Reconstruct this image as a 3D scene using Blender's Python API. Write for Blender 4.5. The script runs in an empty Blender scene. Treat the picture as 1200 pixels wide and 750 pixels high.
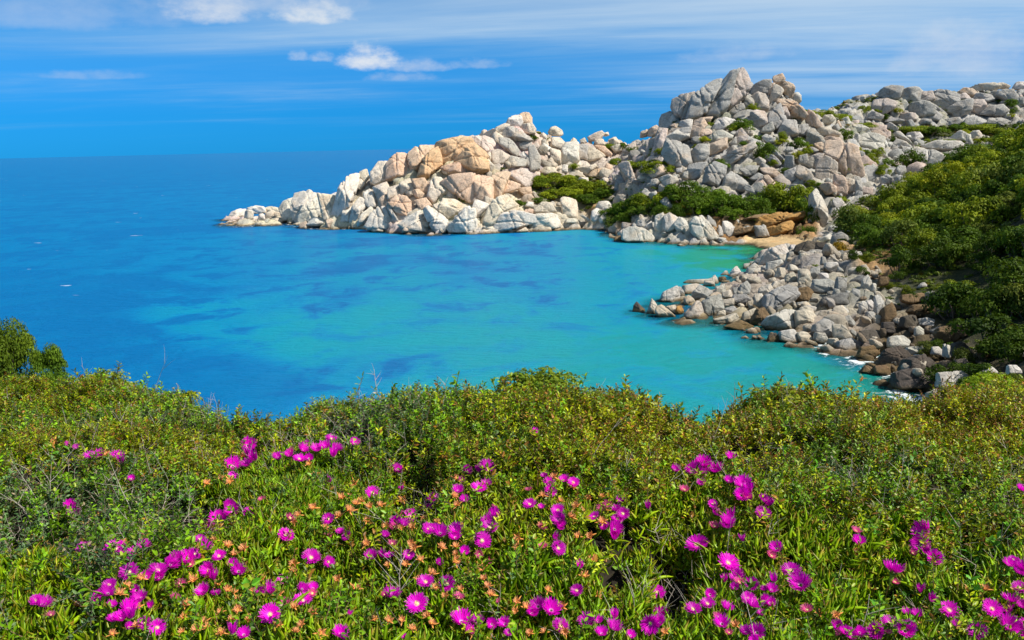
import bpy, math, random
import numpy as np
from mathutils import Vector, Matrix

C = bpy.context.scene.collection
SC = bpy.context.scene
rng = np.random.default_rng(7)
random.seed(7)

# ------------------------------------------------------------------ camera
W, H, F = 1200.0, 750.0, 1039.0            # photograph in pixels, focal length in pixels
CAM = np.array([0.0, 0.0, 20.0])
PITCH, ROLL = math.radians(11.1), math.radians(1.35)
FWD = np.array([0, math.cos(PITCH), -math.sin(PITCH)])
UP0 = np.array([0, math.sin(PITCH), math.cos(PITCH)])
X0 = np.array([1.0, 0, 0])
RT = math.cos(ROLL) * X0 - math.sin(ROLL) * UP0
UPV = math.sin(ROLL) * X0 + math.cos(ROLL) * UP0
cam = bpy.data.cameras.new('camera')
cam.sensor_fit = 'HORIZONTAL'
cam.angle = 2 * math.atan(W / 2 / F)
cam.clip_start = 0.05
cam.clip_end = 60000
cam_ob = bpy.data.objects.new('camera', cam)
M = Matrix.Identity(4)
for i in range(3):
    M[i][0], M[i][1], M[i][2], M[i][3] = RT[i], UPV[i], -FWD[i], CAM[i]
cam_ob.matrix_world = M
C.objects.link(cam_ob)
SC.camera = cam_ob

# ------------------------------------------------------------------ light
SUN_EL, SUN_AZ = math.radians(50), math.radians(108)      # azimuth from +Y towards +X
SUN_DIR = np.array([math.sin(SUN_AZ) * math.cos(SUN_EL), math.cos(SUN_AZ) * math.cos(SUN_EL), math.sin(SUN_EL)])
sun = bpy.data.lights.new('sun', 'SUN')
sun.energy = 5.0
sun.angle = math.radians(0.5)
sun.color = (1.0, 0.95, 0.86)
sun_ob = bpy.data.objects.new('sun', sun)
sun_ob.rotation_euler = Vector(SUN_DIR).to_track_quat('Z', 'Y').to_euler()
sun_ob.location = (60, -40, 80)
C.objects.link(sun_ob)

SC.view_settings.view_transform = 'Standard'
SC.view_settings.look = 'None'
SC.view_settings.gamma = 1
SC.view_settings.use_curve_mapping = False
SC.view_settings.exposure = 0.34
SC.cycles.max_bounces = 6
SC.cycles.transparent_max_bounces = 8
SC.cycles.use_adaptive_sampling = True
SC.cycles.adaptive_threshold = 0.02
SC.cycles.use_denoising = True


class NT:
    """small node-tree writer"""
    def __init__(self, tree):
        self.t = tree
        tree.nodes.clear()

    def n(self, kind, **kw):
        nd = self.t.nodes.new(kind)
        for k, v in kw.items():
            if k == 'inp':
                for kk, vv in v.items():
                    s = nd.inputs[kk]
                    if hasattr(vv, 'is_linked') or isinstance(vv, bpy.types.NodeSocket):
                        self.t.links.new(vv, s)
                    else:
                        s.default_value = vv
            else:
                setattr(nd, k, v)
        return nd

    def math(self, op, a, b=None, clamp=False):
        nd = self.t.nodes.new('ShaderNodeMath')
        nd.operation = op
        nd.use_clamp = clamp
        for i, v in enumerate((a, b)):
            if v is None:
                continue
            if isinstance(v, bpy.types.NodeSocket):
                self.t.links.new(v, nd.inputs[i])
            else:
                nd.inputs[i].default_value = v
        return nd.outputs[0]

    def mix(self, fac, a, b, blend='MIX'):
        nd = self.t.nodes.new('ShaderNodeMix')
        nd.data_type = 'RGBA'
        nd.blend_type = blend
        for i, v in ((0, fac), (6, a), (7, b)):
            if isinstance(v, bpy.types.NodeSocket):
                self.t.links.new(v, nd.inputs[i])
            elif i == 0:
                nd.inputs[0].default_value = v
            else:
                nd.inputs[i].default_value = (*v, 1) if len(v) == 3 else v
        return nd.outputs[2]

    def ramp(self, fac, stops, interp='LINEAR'):
        nd = self.t.nodes.new('ShaderNodeValToRGB')
        nd.color_ramp.interpolation = interp
        el = nd.color_ramp.elements
        while len(el) < len(stops):
            el.new(0.5)
        for e, (p, c) in zip(el, stops):
            e.position = p
            e.color = (c, c, c, 1) if isinstance(c, (int, float)) else (*c, 1)
        self.t.links.new(fac, nd.inputs[0])
        return nd.outputs[0]

    def noise(self, vec, scale, detail=4, rough=0.55, dist=0.0):
        nd = self.t.nodes.new('ShaderNodeTexNoise')
        nd.inputs['Scale'].default_value = scale
        nd.inputs['Detail'].default_value = detail
        nd.inputs['Roughness'].default_value = rough
        nd.inputs['Distortion'].default_value = dist
        if vec is not None:
            self.t.links.new(vec, nd.inputs['Vector'])
        return nd.outputs[0]

    def smooth(self, v, a, b, lo=0.0, hi=1.0):
        nd = self.t.nodes.new('ShaderNodeMapRange')
        nd.interpolation_type = 'SMOOTHSTEP'
        self.t.links.new(v, nd.inputs[0])
        for i, x in enumerate((a, b, lo, hi)):
            nd.inputs[i + 1].default_value = x
        return nd.outputs[0]

    def link(self, a, b):
        self.t.links.new(a, b)


# ------------------------------------------------------------------ sky
world = bpy.data.worlds.new('World')
SC.world = world
world.use_nodes = True
w = NT(world.node_tree)
sky = w.n('ShaderNodeTexSky')
sky.sky_type = 'NISHITA'
sky.sun_disc = False
sky.sun_elevation = SUN_EL
sky.sun_rotation = SUN_AZ
sky.altitude = 0
sky.air_density = 1.0
sky.dust_density = 0.0
sky.ozone_density = 3.0
geo = w.n('ShaderNodeTexCoord')
sep = w.n('ShaderNodeSeparateXYZ', inp={0: geo.outputs['Generated']})
dx, dy, dz = sep.outputs
el = w.math('MAXIMUM', dz, 0.0)
# deep azure air: the same for every compass direction, clearing a little with height
air = w.ramp(el, [(0.0, (0.03, 0.62, 2.1)), (0.04, (0.05, 0.70, 1.95)), (0.12, (0.24, 1.04, 1.9)), (0.25, (0.5, 1.05, 1.5)), (0.5, (0.9, 1.0, 1.15)), (1.0, (1, 1, 1))])
base = w.mix(1.0, sky.outputs[0], air, 'MULTIPLY')
# cloud sheet: the view ray meets a flat layer overhead
den = w.math('ADD', el, 0.05)
cx = w.math('DIVIDE', dx, den)
cy = w.math('DIVIDE', dy, den)
cvec = w.n('ShaderNodeCombineXYZ', inp={0: cx, 1: cy, 2: 0.0}).outputs[0]
mp = w.n('ShaderNodeMapping', inp={0: cvec, 2: (0, 0, 0.12), 3: (0.13, 0.33, 1)}).outputs[0]
st = w.noise(mp, 1.0, 6, 0.58, 0.4)
mp2 = w.n('ShaderNodeMapping', inp={0: cvec, 1: (3.3, 1.7, 0), 3: (0.08, 0.16, 1)}).outputs[0]
st2 = w.noise(mp2, 1.0, 3, 0.5)
# cover rises with height above the sea and towards the land side (+X)
cover = w.math('ADD', w.math('MULTIPLY', w.smooth(el, 0.02, 0.15), 0.46), w.math('MULTIPLY', w.smooth(dx, -0.20, 0.40), 0.52))
sheet = w.math('ADD', w.math('MULTIPLY', st, 1.6), w.math('MULTIPLY', st2, 0.65))
sheet = w.math('ADD', sheet, cover)
sheet = w.math('ADD', sheet, w.math('MULTIPLY', w.math('SUBTRACT', w.noise(w.n('ShaderNodeMapping', inp={0: cvec, 1: (1.1, 7.7, 0), 3: (0.22, 0.70, 1)}).outputs[0], 1.0, 7, 0.62, 0.5), 0.5), 1.5))
sheet = w.smooth(sheet, 1.10, 2.40)
low = w.smooth(el, 0.0, 0.055)
sheet = w.math('MULTIPLY', w.math('MULTIPLY', sheet, low), 0.80)
cl_col = w.mix(sheet, (5.0, 8.8, 12.6), (10.0, 12.0, 13.8))
col = w.mix(sheet, base, cl_col)
# a few small cumulus heaps, each a lump of noise about one direction of the sky
def puff(px, py, wx, wy, scale, amt, seed):
    d = FWD + RT * (px - W / 2) / F + UPV * (H / 2 - py) / F
    d = d / np.linalg.norm(d)
    az = math.atan2(d[0], d[1])
    e0 = math.asin(d[2])
    ax = w.math('ARCTAN2', dx, dy)
    u = w.math('DIVIDE', w.math('SUBTRACT', ax, az), wx / F)
    v = w.math('DIVIDE', w.math('SUBTRACT', w.math('ARCSINE', dz), e0), wy / F)
    vneg = w.math('MULTIPLY', w.math('MINIMUM', v, 0.0), 2.6)       # flatter undersides
    v2 = w.math('ADD', w.math('MAXIMUM', v, 0.0), vneg)
    r2 = w.math('ADD', w.math('MULTIPLY', u, u), w.math('MULTIPLY', v2, v2))
    vec = w.n('ShaderNodeCombineXYZ', inp={0: ax, 1: w.math('MULTIPLY', dz, 1.7), 2: seed}).outputs[0]
    nz = w.noise(vec, scale, 6, 0.6)
    body = w.math('SUBTRACT', w.math('ADD', w.math('MULTIPLY', nz, 2.2), -0.35), r2)
    return w.math('MULTIPLY', w.smooth(body, -0.35, 1.2), amt)
for (px, py, wx, wy, s, amt, sd, tone) in [
    (432, 74, 42, 24, 55, 0.92, 1.0, (12.4, 13.0, 13.8)), (492, 80, 50, 12, 50, 0.5, 2.0, (10, 11.2, 13)),
    (350, 68, 14, 10, 80, 0.5, 3.0, (9.5, 11, 13)), (377, 69, 17, 10, 80, 0.5, 4.0, (9.5, 11, 13)),
    (368, 20, 48, 22, 50, 0.88, 5.0, (12, 12.8, 13.6)), (248, 18, 52, 26, 44, 0.8, 6.0, (11, 12, 13.4)), (300, 6, 130, 26, 26, 0.5, 12.0, (10, 11.2, 13)),
    (470, 92, 45, 9, 60, 0.4, 7.0, (9, 10.5, 12.6)), (1130, 70, 80, 46, 26, 0.5, 8.0, (10.6, 11.6, 13.2)), (560, 77, 40, 10, 60, 0.35, 9.0, (9, 10.5, 12.6)),
    (110, 90, 60, 8, 50, 0.35, 10.0, (8, 9.8, 12.4)), (860, 66, 70, 18, 34, 0.35, 11.0, (10, 11.2, 13)), (60, 22, 150, 30, 22, 0.35, 13.0, (9, 10.6, 13))]:
    col = w.mix(puff(px, py, wx, wy, s, amt, sd), col, tone)
bg = w.n('ShaderNodeBackground', inp={0: col, 1: 0.05})
out = w.n('ShaderNodeOutputWorld', inp={0: bg.outputs[0]})


# ------------------------------------------------------------------ helpers
def ray(px, py):
    return FWD + RT * (px - W / 2) / F + UPV * (H / 2 - py) / F

def at_y(px, py, Y):
    d = ray(px, py)
    return CAM + d * (Y / d[1])

def at_z(px, py, z):
    d = ray(px, py)
    return CAM + d * ((z - CAM[2]) / d[2])

def project(P):
    P = np.atleast_2d(P) - CAM
    D = P @ FWD
    D = np.where(np.abs(D) < 1e-4, 1e-4, D)
    return np.stack([W / 2 + F * (P @ RT) / D, H / 2 - F * (P @ UPV) / D, D], 1)

def hash3(ix, iy, iz, seed):
    h = (ix.astype(np.int64) * 374761393 + iy.astype(np.int64) * 668265263 + iz.astype(np.int64) * 2147483647 + seed * 974634777) & 0xFFFFFFFF
    h = ((h ^ (h >> 13)) * 1274126177) & 0xFFFFFFFF
    h = ((h ^ (h >> 16)) * 2246822519) & 0xFFFFFFFF
    return ((h ^ (h >> 15)) & 0xFFFFFF) / float(0xFFFFFF)

def vnoise(p, seed=0):
    """value noise -1..1 at points p (n,3)"""
    i = np.floor(p).astype(np.int64)
    f = p - i
    f = f * f * (3 - 2 * f)
    r = 0
    for a in (0, 1):
        for b in (0, 1):
            for c in (0, 1):
                wgt = (f[:, 0] if a else 1 - f[:, 0]) * (f[:, 1] if b else 1 - f[:, 1]) * (f[:, 2] if c else 1 - f[:, 2])
                r = r + wgt * hash3(i[:, 0] + a, i[:, 1] + b, i[:, 2] + c, seed)
    return r * 2 - 1

def fbm(p, seed=0, oct=4, gain=0.5):
    r, a = 0, 1.0
    for k in range(oct):
        r = r + a * vnoise(p * 2 ** k + 17.3 * k, seed + k)
        a *= gain
    return r

def mesh_from(name, V, Fc, mat=None, smooth=True):
    """V (n,3); Fc (m,k) array of k-gons, or list of such arrays"""
    me = bpy.data.meshes.new(name)
    V = np.asarray(V, dtype=np.float32)
    fl = Fc if isinstance(Fc, list) else [Fc]
    fl = [np.asarray(f, dtype=np.int32) for f in fl if len(f)]
    me.vertices.add(len(V))
    me.vertices.foreach_set('co', V.ravel())
    loops = np.concatenate([f.ravel() for f in fl])
    sizes = np.concatenate([np.full(len(f), f.shape[1], dtype=np.int32) for f in fl])
    starts = np.concatenate([[0], np.cumsum(sizes)[:-1]]).astype(np.int32)
    me.loops.add(len(loops))
    me.loops.foreach_set('vertex_index', loops)
    me.polygons.add(len(sizes))
    me.polygons.foreach_set('loop_start', starts)
    if smooth:
        me.polygons.foreach_set('use_smooth', np.ones(len(sizes), dtype=bool))
    me.update(calc_edges=True)
    me.validate()
    if mat:
        me.materials.append(mat)
    return me

def vattr(me, name, data, kind='FLOAT'):
    a = me.attributes.new(name, kind, 'POINT')
    data = np.asarray(data, dtype=np.float32)
    if kind == 'FLOAT':
        a.data.foreach_set('value', data.ravel())
    elif kind == 'FLOAT_VECTOR':
        a.data.foreach_set('vector', data.ravel())
    else:
        a.data.foreach_set('color', data.ravel())

def link(name, me, loc=(0, 0, 0), parent=None, label=None, cat=None, group=None, kind=None, color=None):
    o = bpy.data.objects.new(name, me)
    o.location = loc
    C.objects.link(o)
    if parent is not None:
        o.parent = parent
    for k, v in (('label', label), ('category', cat), ('group', group), ('kind', kind)):
        if v:
            o[k] = v
    if color is not None:
        o.color = (*color, 1)
    return o

_ico = {}
def ico(sub):
    if sub not in _ico:
        import bmesh
        bm = bmesh.new()
        bmesh.ops.create_icosphere(bm, subdivisions=sub, radius=1.0)
        bm.verts.ensure_lookup_table()
        V = np.array([v.co for v in bm.verts])
        Fc = np.array([[v.index for v in f.verts] for f in bm.faces])
        bm.free()
        _ico[sub] = (V, Fc)
    return _ico[sub]

def poly_in(px, py, poly):
    poly = np.asarray(poly, float)
    ins = np.zeros(len(px), bool)
    j = len(poly) - 1
    for i in range(len(poly)):
        xi, yi = poly[i]
        xj, yj = poly[j]
        c = ((yi > py) != (yj > py)) & (px < (xj - xi) * (py - yi) / (yj - yi + 1e-12) + xi)
        ins ^= c
        j = i
    return ins

# ------------------------------------------------------------------ materials
def new_mat(name):
    m = bpy.data.materials.new(name)
    m.use_nodes = True
    return m, NT(m.node_tree)

def rock_mat(name, attr=None):
    m, t = new_mat(name)
    g = t.n('ShaderNodeNewGeometry')
    pos = g.outputs['Position']
    if attr:
        basec = t.n('ShaderNodeAttribute', attribute_name=attr).outputs['Color']
    else:
        basec = t.n('ShaderNodeObjectInfo').outputs['Color']
    n1 = t.noise(pos, 0.35, 5, 0.6)
    n2 = t.noise(pos, 2.2, 6, 0.65)
    n3 = t.noise(pos, 14.0, 3, 0.7)
    tone = t.math('ADD', t.math('MULTIPLY', n1, 0.55), t.math('MULTIPLY', n2, 0.65))
    tone = t.math('ADD', tone, t.math('MULTIPLY', n3, 0.30))
    val = t.smooth(tone, 0.38, 1.08, 0.52, 1.30)
    col = t.mix(1.0, basec, t.n('ShaderNodeCombineColor', inp={0: val, 1: val, 2: val}).outputs[0], 'MULTIPLY')
    # warm iron staining in broad patches
    warm = t.smooth(t.noise(pos, 0.22, 4, 0.6), 0.52, 0.72, 0, 0.45)
    col = t.mix(warm, col, t.mix(1.0, col, (1.12, 0.86, 0.62), 'MULTIPLY'))
    # grey lichen: streaks that run down the faces, and blotches
    mp = t.n('ShaderNodeMapping', inp={0: pos, 3: (1, 1, 0.25)}).outputs[0]
    lich = t.smooth(t.noise(mp, 0.9, 6, 0.68), 0.55, 0.68, 0, 0.7)
    col = t.mix(lich, col, t.mix(1.0, col, (0.52, 0.53, 0.52), 'MULTIPLY'))
    spots = t.smooth(t.noise(pos, 5.0, 4, 0.7), 0.64, 0.72, 0, 0.6)
    col = t.mix(spots, col, (0.10, 0.10, 0.085))
    # weed and wet staining just above the sea
    z = t.n('ShaderNodeSeparateXYZ', inp={0: pos}).outputs[2]
    zz = t.math('ADD', z, t.math('MULTIPLY', t.noise(pos, 0.8, 3), 0.9))
    wet = t.smooth(zz, 1.15, 0.55, 0, 0.85)
    col = t.mix(wet, col, (0.15, 0.10, 0.04))
    col = t.mix(t.smooth(zz, 0.75, 0.40, 0, 0.9), col, (0.06, 0.045, 0.025))
    # hairline joints
    vor = t.n('ShaderNodeTexVoronoi', feature='DISTANCE_TO_EDGE', inp={0: t.mix(0.12, pos, t.n('ShaderNodeTexNoise', inp={'Scale': 0.6, 'Detail': 3.0, 0: pos}).outputs[1], 'ADD'), 2: 0.32})
    cr = t.smooth(vor.outputs[0], 0.0, 0.035, 1, 0)
    col = t.mix(t.math('MULTIPLY', cr, 0.12), col, t.mix(1.0, col, (0.4, 0.37, 0.34), 'MULTIPLY'))
    hgt = t.math('ADD', t.math('MULTIPLY', n2, 1.0), t.math('MULTIPLY', n3, 0.35))
    hgt = t.math('SUBTRACT', hgt, t.math('MULTIPLY', cr, 0.25))
    bp = t.n('ShaderNodeBump', inp={'Strength': 0.8, 'Distance': 0.35, 'Height': hgt})
    b = t.n('ShaderNodeBsdfPrincipled', inp={'Base Color': col, 'Roughness': 0.88, 'Specular IOR Level': 0.25, 'Normal': bp.outputs[0]})
    t.n('ShaderNodeOutputMaterial', inp={0: b.outputs[0]})
    return m

def leaf_mat(name, attr='leafcol', trans=0.35, gloss=0.5, instancer=False, rough=0.45):
    m, t = new_mat(name)
    c = t.n('ShaderNodeAttribute', attribute_name=attr).outputs['Color']
    if instancer:
        tint = t.n('ShaderNodeAttribute', attribute_name='tint', attribute_type='INSTANCER').outputs['Color']
        c = t.mix(1.0, c, tint, 'MULTIPLY')
    else:
        oi = t.n('ShaderNodeObjectInfo')
        c = t.mix(1.0, c, oi.outputs['Color'], 'MULTIPLY')
    p = t.n('ShaderNodeBsdfPrincipled', inp={'Base Color': c, 'Roughness': rough, 'Specular IOR Level': gloss})
    tr = t.n('ShaderNodeBsdfTranslucent', inp={0: t.mix(1.0, c, (1.15, 1.1, 0.5), 'MULTIPLY')})
    mx = t.n('ShaderNodeMixShader', inp={0: trans, 1: p.outputs[0], 2: tr.outputs[0]})
    t.n('ShaderNodeOutputMaterial', inp={0: mx.outputs[0]})
    return m

def plain_mat(name, col, rough=0.8, var=0.3, scale=20):
    m, t = new_mat(name)
    g = t.n('ShaderNodeNewGeometry')
    n = t.noise(g.outputs['Position'], scale, 4, 0.6)
    v = t.smooth(n, 0.3, 0.7, 1 - var, 1 + var)
    cc = t.mix(1.0, col, t.n('ShaderNodeCombineColor', inp={0: v, 1: v, 2: v}).outputs[0], 'MULTIPLY')
    p = t.n('ShaderNodeBsdfPrincipled', inp={'Base Color': cc, 'Roughness': rough, 'Specular IOR Level': 0.25})
    t.n('ShaderNodeOutputMaterial', inp={0: p.outputs[0]})
    return m

M_ROCK = rock_mat('granite')
M_LAND = rock_mat('granite ground', 'ground')
M_LEAF = leaf_mat('maquis leaves', trans=0.25, gloss=0.12, rough=0.6)
M_WOOD = plain_mat('bark', (0.16, 0.12, 0.09), 0.9)
M_DRYWOOD = plain_mat('dry twig', (0.42, 0.36, 0.30), 0.9, 0.3, 60)
# ------------------------------------------------------------------ the far shore: one sheet of land
WATERLINE = [(266, 257), (285, 258), (318, 259), (345, 261), (395, 262), (440, 269), (480, 272), (530, 273), (575, 273), (610, 272), (660, 270), (690, 268), (712, 270),
             (760, 283), (800, 287), (850, 286), (880, 288), (900, 292), (905, 300), (888, 318), (850, 338), (800, 350), (758, 360), (745, 368), (800, 377), (845, 379), (880, 389), (900, 404),
             (930, 404), (960, 407), (1000, 413), (1008, 432), (1035, 448), (1060, 460), (1085, 472)]
UNDER = [(230, 262, -3), (300, 275, -3), (400, 280, -4), (500, 288, -4), (600, 288, -3), (660, 282, -2), (700, 280, -1.5), (720, 288, -1.5), (740, 292, -1.5), (800, 296, -1.2), (850, 297, -1), (860, 310, -1.4), (800, 325, -2.2),
         (740, 340, -2.5), (700, 360, -3), (720, 385, -3), (780, 395, -2.2), (850, 398, -1.4), (870, 420, -2), (930, 422, -1.3), (980, 428, -1), (960, 450, -2.2), (1000, 460, -1.2), (1020, 480, -1.5), (1050, 490, -1.2),
         (600, 340, -5), (500, 340, -5), (400, 340, -6), (300, 320, -6), (200, 300, -6), (600, 420, -4), (400, 430, -5), (800, 450, -3), (900, 480, -3)]
LAND = [(300, 252, 256), (370, 250, 252), (330, 250, 262),
        (430, 240, 232), (450, 235, 226), (480, 240, 218), (520, 235, 222), (580, 240, 216), (560, 258, 210), (640, 235, 226), (500, 255, 212), (450, 255, 220), (620, 252, 214),
        (405, 222, 242), (420, 208, 242), (470, 192, 242), (540, 174, 242), (590, 160, 250), (612, 150, 252), (645, 165, 256), (700, 166, 268), (740, 172, 275), (600, 190, 240), (560, 200, 232), (480, 212, 232),
        (670, 215, 238), (640, 205, 243), (700, 205, 246), (720, 225, 226), (700, 250, 214), (660, 250, 216), (720, 195, 252), (690, 185, 255),
        (760, 268, 184), (820, 272, 177), (870, 272, 178), (930, 278, 172), (730, 255, 204), (750, 240, 208),
        (790, 238, 196), (850, 238, 193), (910, 245, 192), (770, 205, 212), (830, 195, 212), (880, 195, 211), (940, 205, 205), (980, 215, 203), (745, 205, 228), (740, 185, 240),
        (770, 168, 226), (800, 150, 230), (850, 142, 232), (900, 142, 232), (940, 158, 228), (970, 175, 222), (775, 158, 236), (800, 138, 238), (855, 122, 242), (905, 112, 244), (922, 110, 244), (940, 128, 246), (985, 145, 256), (1010, 150, 265),
        (1010, 138, 290), (1035, 122, 300), (1060, 112, 304), (1100, 113, 312), (1150, 107, 318), (1200, 106, 318), (1260, 106, 318), (1050, 175, 262), (1100, 168, 270), (1150, 163, 268), (1200, 160, 258), (1050, 155, 285), (1120, 152, 292), (1190, 150, 290),
        (1000, 192, 222), (1040, 200, 218), (1080, 195, 236), (1000, 225, 195), (1030, 222, 195),
        (1000, 262, 165), (1030, 245, 168), (1060, 226, 180), (1100, 206, 188), (1150, 196, 168), (1200, 182, 150), (1280, 165, 140), (960, 275, 168), (950, 285, 155),
        (1060, 275, 135), (1100, 255, 140), (1150, 228, 140), (1200, 208, 130), (1290, 190, 120), (1100, 305, 112), (1150, 285, 112), (1200, 255, 108), (1300, 230, 100), (1060, 322, 105), (1130, 345, 94), (1200, 315, 92), (1300, 290, 86),
        (1100, 385, 85), (1150, 375, 83), (1200, 375, 77), (1300, 360, 70), (1080, 425, 75), (1130, 425, 71), (1200, 425, 65), (1300, 420, 58), (1110, 455, 65), (1200, 465, 56),
        (1000, 332, 102), (1010, 372, 91), (1040, 352, 97), (960, 322, 112), (920, 352, 103), (960, 300, 122), (930, 300, 128), (970, 380, 90), (930, 380, 94), (1000, 300, 125), (1030, 300, 118), (900, 320, 118), (915, 290, 142), (940, 282, 158), (920, 284, 162),
        (880, 345, 108), (850, 355, 107), (810, 360, 106), (780, 364, 106), (1040, 420, 77), (1020, 400, 83), (1060, 440, 71)]
FARXY = [(-140, 250, -5), (-140, 330, -6), (-70, 330, -6), (-20, 330, -6), (-90, 290, -4), (-60, 282, -4), (-20, 292, -2), (30, 320, 0), (80, 340, 6), (130, 380, 18), (220, 380, 18), (220, 250, 22), (220, 120, 24), (200, 320, 28),
         (-150, 150, -8), (-150, 60, -8), (0, 60, -5), (0, 40, -5), (60, 30, 4), (100, 40, 12), (140, 80, 24), (-60, 60, -8), (160, 160, 26), (40, 44, -2), (34, 50, -2)]
cp = [np.array([*at_z(px, py, 0.0)[:2], 0.0]) for px, py in WATERLINE]
cp += [np.array([*at_z(px, py, 0.0)[:2], z]) for px, py, z in UNDER]
cp += [at_y(*p) for p in LAND]
cp += [np.array(p, float) for p in FARXY]
CP = np.array(cp)

def tps_fit(P, z, lam):
    n = len(P)
    d2 = ((P[:, None] - P[None]) ** 2).sum(-1)
    K = 0.5 * d2 * np.log(d2 + 1e-9)
    A = np.zeros((n + 3, n + 3))
    A[:n, :n] = K + lam * np.eye(n)
    A[:n, n] = 1
    A[:n, n + 1:] = P
    A[n:, :n] = A[:n, n:].T
    return np.linalg.solve(A, np.concatenate([z, np.zeros(3)]))

def tps_eval(wt, P, Q):
    out = np.empty(len(Q))
    n = len(P)
    for i in range(0, len(Q), 20000):
        q = Q[i:i + 20000]
        d2 = ((q[:, None] - P[None]) ** 2).sum(-1)
        out[i:i + 20000] = (0.5 * d2 * np.log(d2 + 1e-9)) @ wt[:n] + wt[n] + q @ wt[n + 1:]
    return out

S = 50.0
TW = tps_fit(CP[:, :2] / S, CP[:, 2], 0.004)
GX0, GX1, GY0, GY1, GS = -150.0, 230.0, 44.0, 400.0, 0.6
gx = np.arange(GX0, GX1 + 0.1, GS)
gy = np.arange(GY0, GY1 + 0.1, GS)
QX, QY = np.meshgrid(gx, gy)
Q = np.stack([QX.ravel(), QY.ravel()], 1)
Z0 = np.clip(tps_eval(TW, CP[:, :2] / S, Q / S), -9, 60)

def worley(p, seed):
    """F1, F2 and the id hash of the nearest jittered cell, for 2D points"""
    i = np.floor(p).astype(np.int64)
    f1 = np.full(len(p), 9.0)
    f2 = np.full(len(p), 9.0)
    hid = np.zeros(len(p))
    for a in (-1, 0, 1):
        for b in (-1, 0, 1):
            cx, cy = i[:, 0] + a, i[:, 1] + b
            jx = cx + 0.1 + 0.8 * hash3(cx, cy, cx * 0, seed)
            jy = cy + 0.1 + 0.8 * hash3(cx, cy, cx * 0 + 5, seed)
            d = np.hypot(p[:, 0] - jx, p[:, 1] - jy)
            h = hash3(cx, cy, cx * 0 + 9, seed)
            nearer = d < f1
            f2 = np.where(nearer, f1, np.minimum(f2, d))
            hid = np.where(nearer, h, hid)
            f1 = np.where(nearer, d, f1)
    return f1, f2, hid

Q3 = np.column_stack([Q, np.zeros(len(Q))])
PJ = project(np.column_stack([Q, Z0]))
slope = np.hypot(*[g.ravel() for g in np.gradient(Z0.reshape(QX.shape), GS)])
# where plants hold the ground: the big right-hand slope, the bench on the headland, the shelf above the cove
HILL = [(985, 268), (1010, 252), (1040, 238), (1075, 218), (1100, 198), (1150, 190), (1200, 165), (1420, 120), (1420, 480), (1200, 425), (1150, 415), (1110, 385), (1080, 365), (1060, 335), (1045, 310), (1010, 295)]
BENCH = [(622, 208), (655, 202), (700, 208), (722, 222), (712, 240), (690, 240), (650, 234), (628, 230)]
SHELF = [(720, 240), (760, 228), (790, 222), (840, 225), (880, 235), (920, 222), (955, 235), (950, 258), (860, 258), (790, 252), (720, 256)]
TERR = [(1030, 150), (1120, 146), (1200, 144), (1200, 160), (1100, 160), (1040, 158)]
def zone(P, poly):
    q = project(P)
    return poly_in(q[:, 0], q[:, 1], poly)
PP = np.column_stack([Q, Z0])
veg = zone(PP, HILL).astype(float)
veg[(Q[:, 0] > 75) & (Q[:, 1] < 170)] = 1
for poly in (BENCH, SHELF, TERR):
    veg = np.maximum(veg, zone(PP, poly))
veg[(Q[:, 1] > 330)] *= 0.5
sand = zone(PP, [(865, 279), (900, 276), (950, 279), (955, 287), (925, 292), (890, 291)]).astype(float)
soil = np.maximum(zone(PP, [(985, 285), (1030, 285), (1075, 300), (1060, 320), (1010, 312)]), zone(PP, [(690, 240), (740, 246), (740, 266), (690, 262)])).astype(float)
soil = np.maximum(soil, zone(PP, [(830, 250), (960, 252), (960, 280), (840, 280)]).astype(float))
def blur(a, n=2):
    a = a.reshape(QX.shape)
    for _ in range(n):
        b = np.pad(a, 1, mode='edge')
        a = (b[:-2, 1:-1] + b[2:, 1:-1] + b[1:-1, :-2] + b[1:-1, 2:] + b[1:-1, 1:-1]) / 5
    return a.ravel()
veg, sand, soil = blur(veg, 3), blur(sand, 2), blur(soil, 3)
rocky = np.clip(1 - veg * 0.9 - sand, 0, 1) * np.clip((Z0 + 1.2) / 1.5, 0, 1)
warp = np.stack([vnoise(Q3 * 0.15, 3), vnoise(Q3 * 0.15, 4)], 1) * 2.0
f1, f2, hid = worley((Q + warp) / 5.2, 11)
e1, e2, hid2 = worley((Q + warp * 0.5) / 2.1, 12)
blk = (np.clip((f2 - f1) * 3.0, 0, 1) ** 0.6) * (0.5 + 1.0 * hid)
blk2 = (np.clip((e2 - e1) * 3.0, 0, 1) ** 0.6) * (0.4 + 0.8 * hid2)
Z1 = Z0 + rocky * (1.2 * (blk - 0.85) + 0.5 * (blk2 - 0.6)) + 0.25 * fbm(Q3 * 0.3, 8, 3)
lowp = np.clip((Z0 - 0.6) / 2.0, 0, 1) * rocky
Z1 = Z1 - lowp * np.where(Q[:, 1] > 140, 0.55, 0.5)
Z1 = np.where(sand > 0.3, Z0 * 0.6 + 0.35, Z1)
ZG = Z1.reshape(QX.shape)
ZG0 = Z0.reshape(QX.shape)

def terr(x, y, G=None):
    G = ZG if G is None else G
    fx = np.clip((np.asarray(x) - GX0) / GS, 0, len(gx) - 1.001)
    fy = np.clip((np.asarray(y) - GY0) / GS, 0, len(gy) - 1.001)
    i, j = fx.astype(int), fy.astype(int)
    a, b = fx - i, fy - j
    return (G[j, i] * (1 - a) + G[j, i + 1] * a) * (1 - b) + (G[j + 1, i] * (1 - a) + G[j + 1, i + 1] * a) * b

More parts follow.
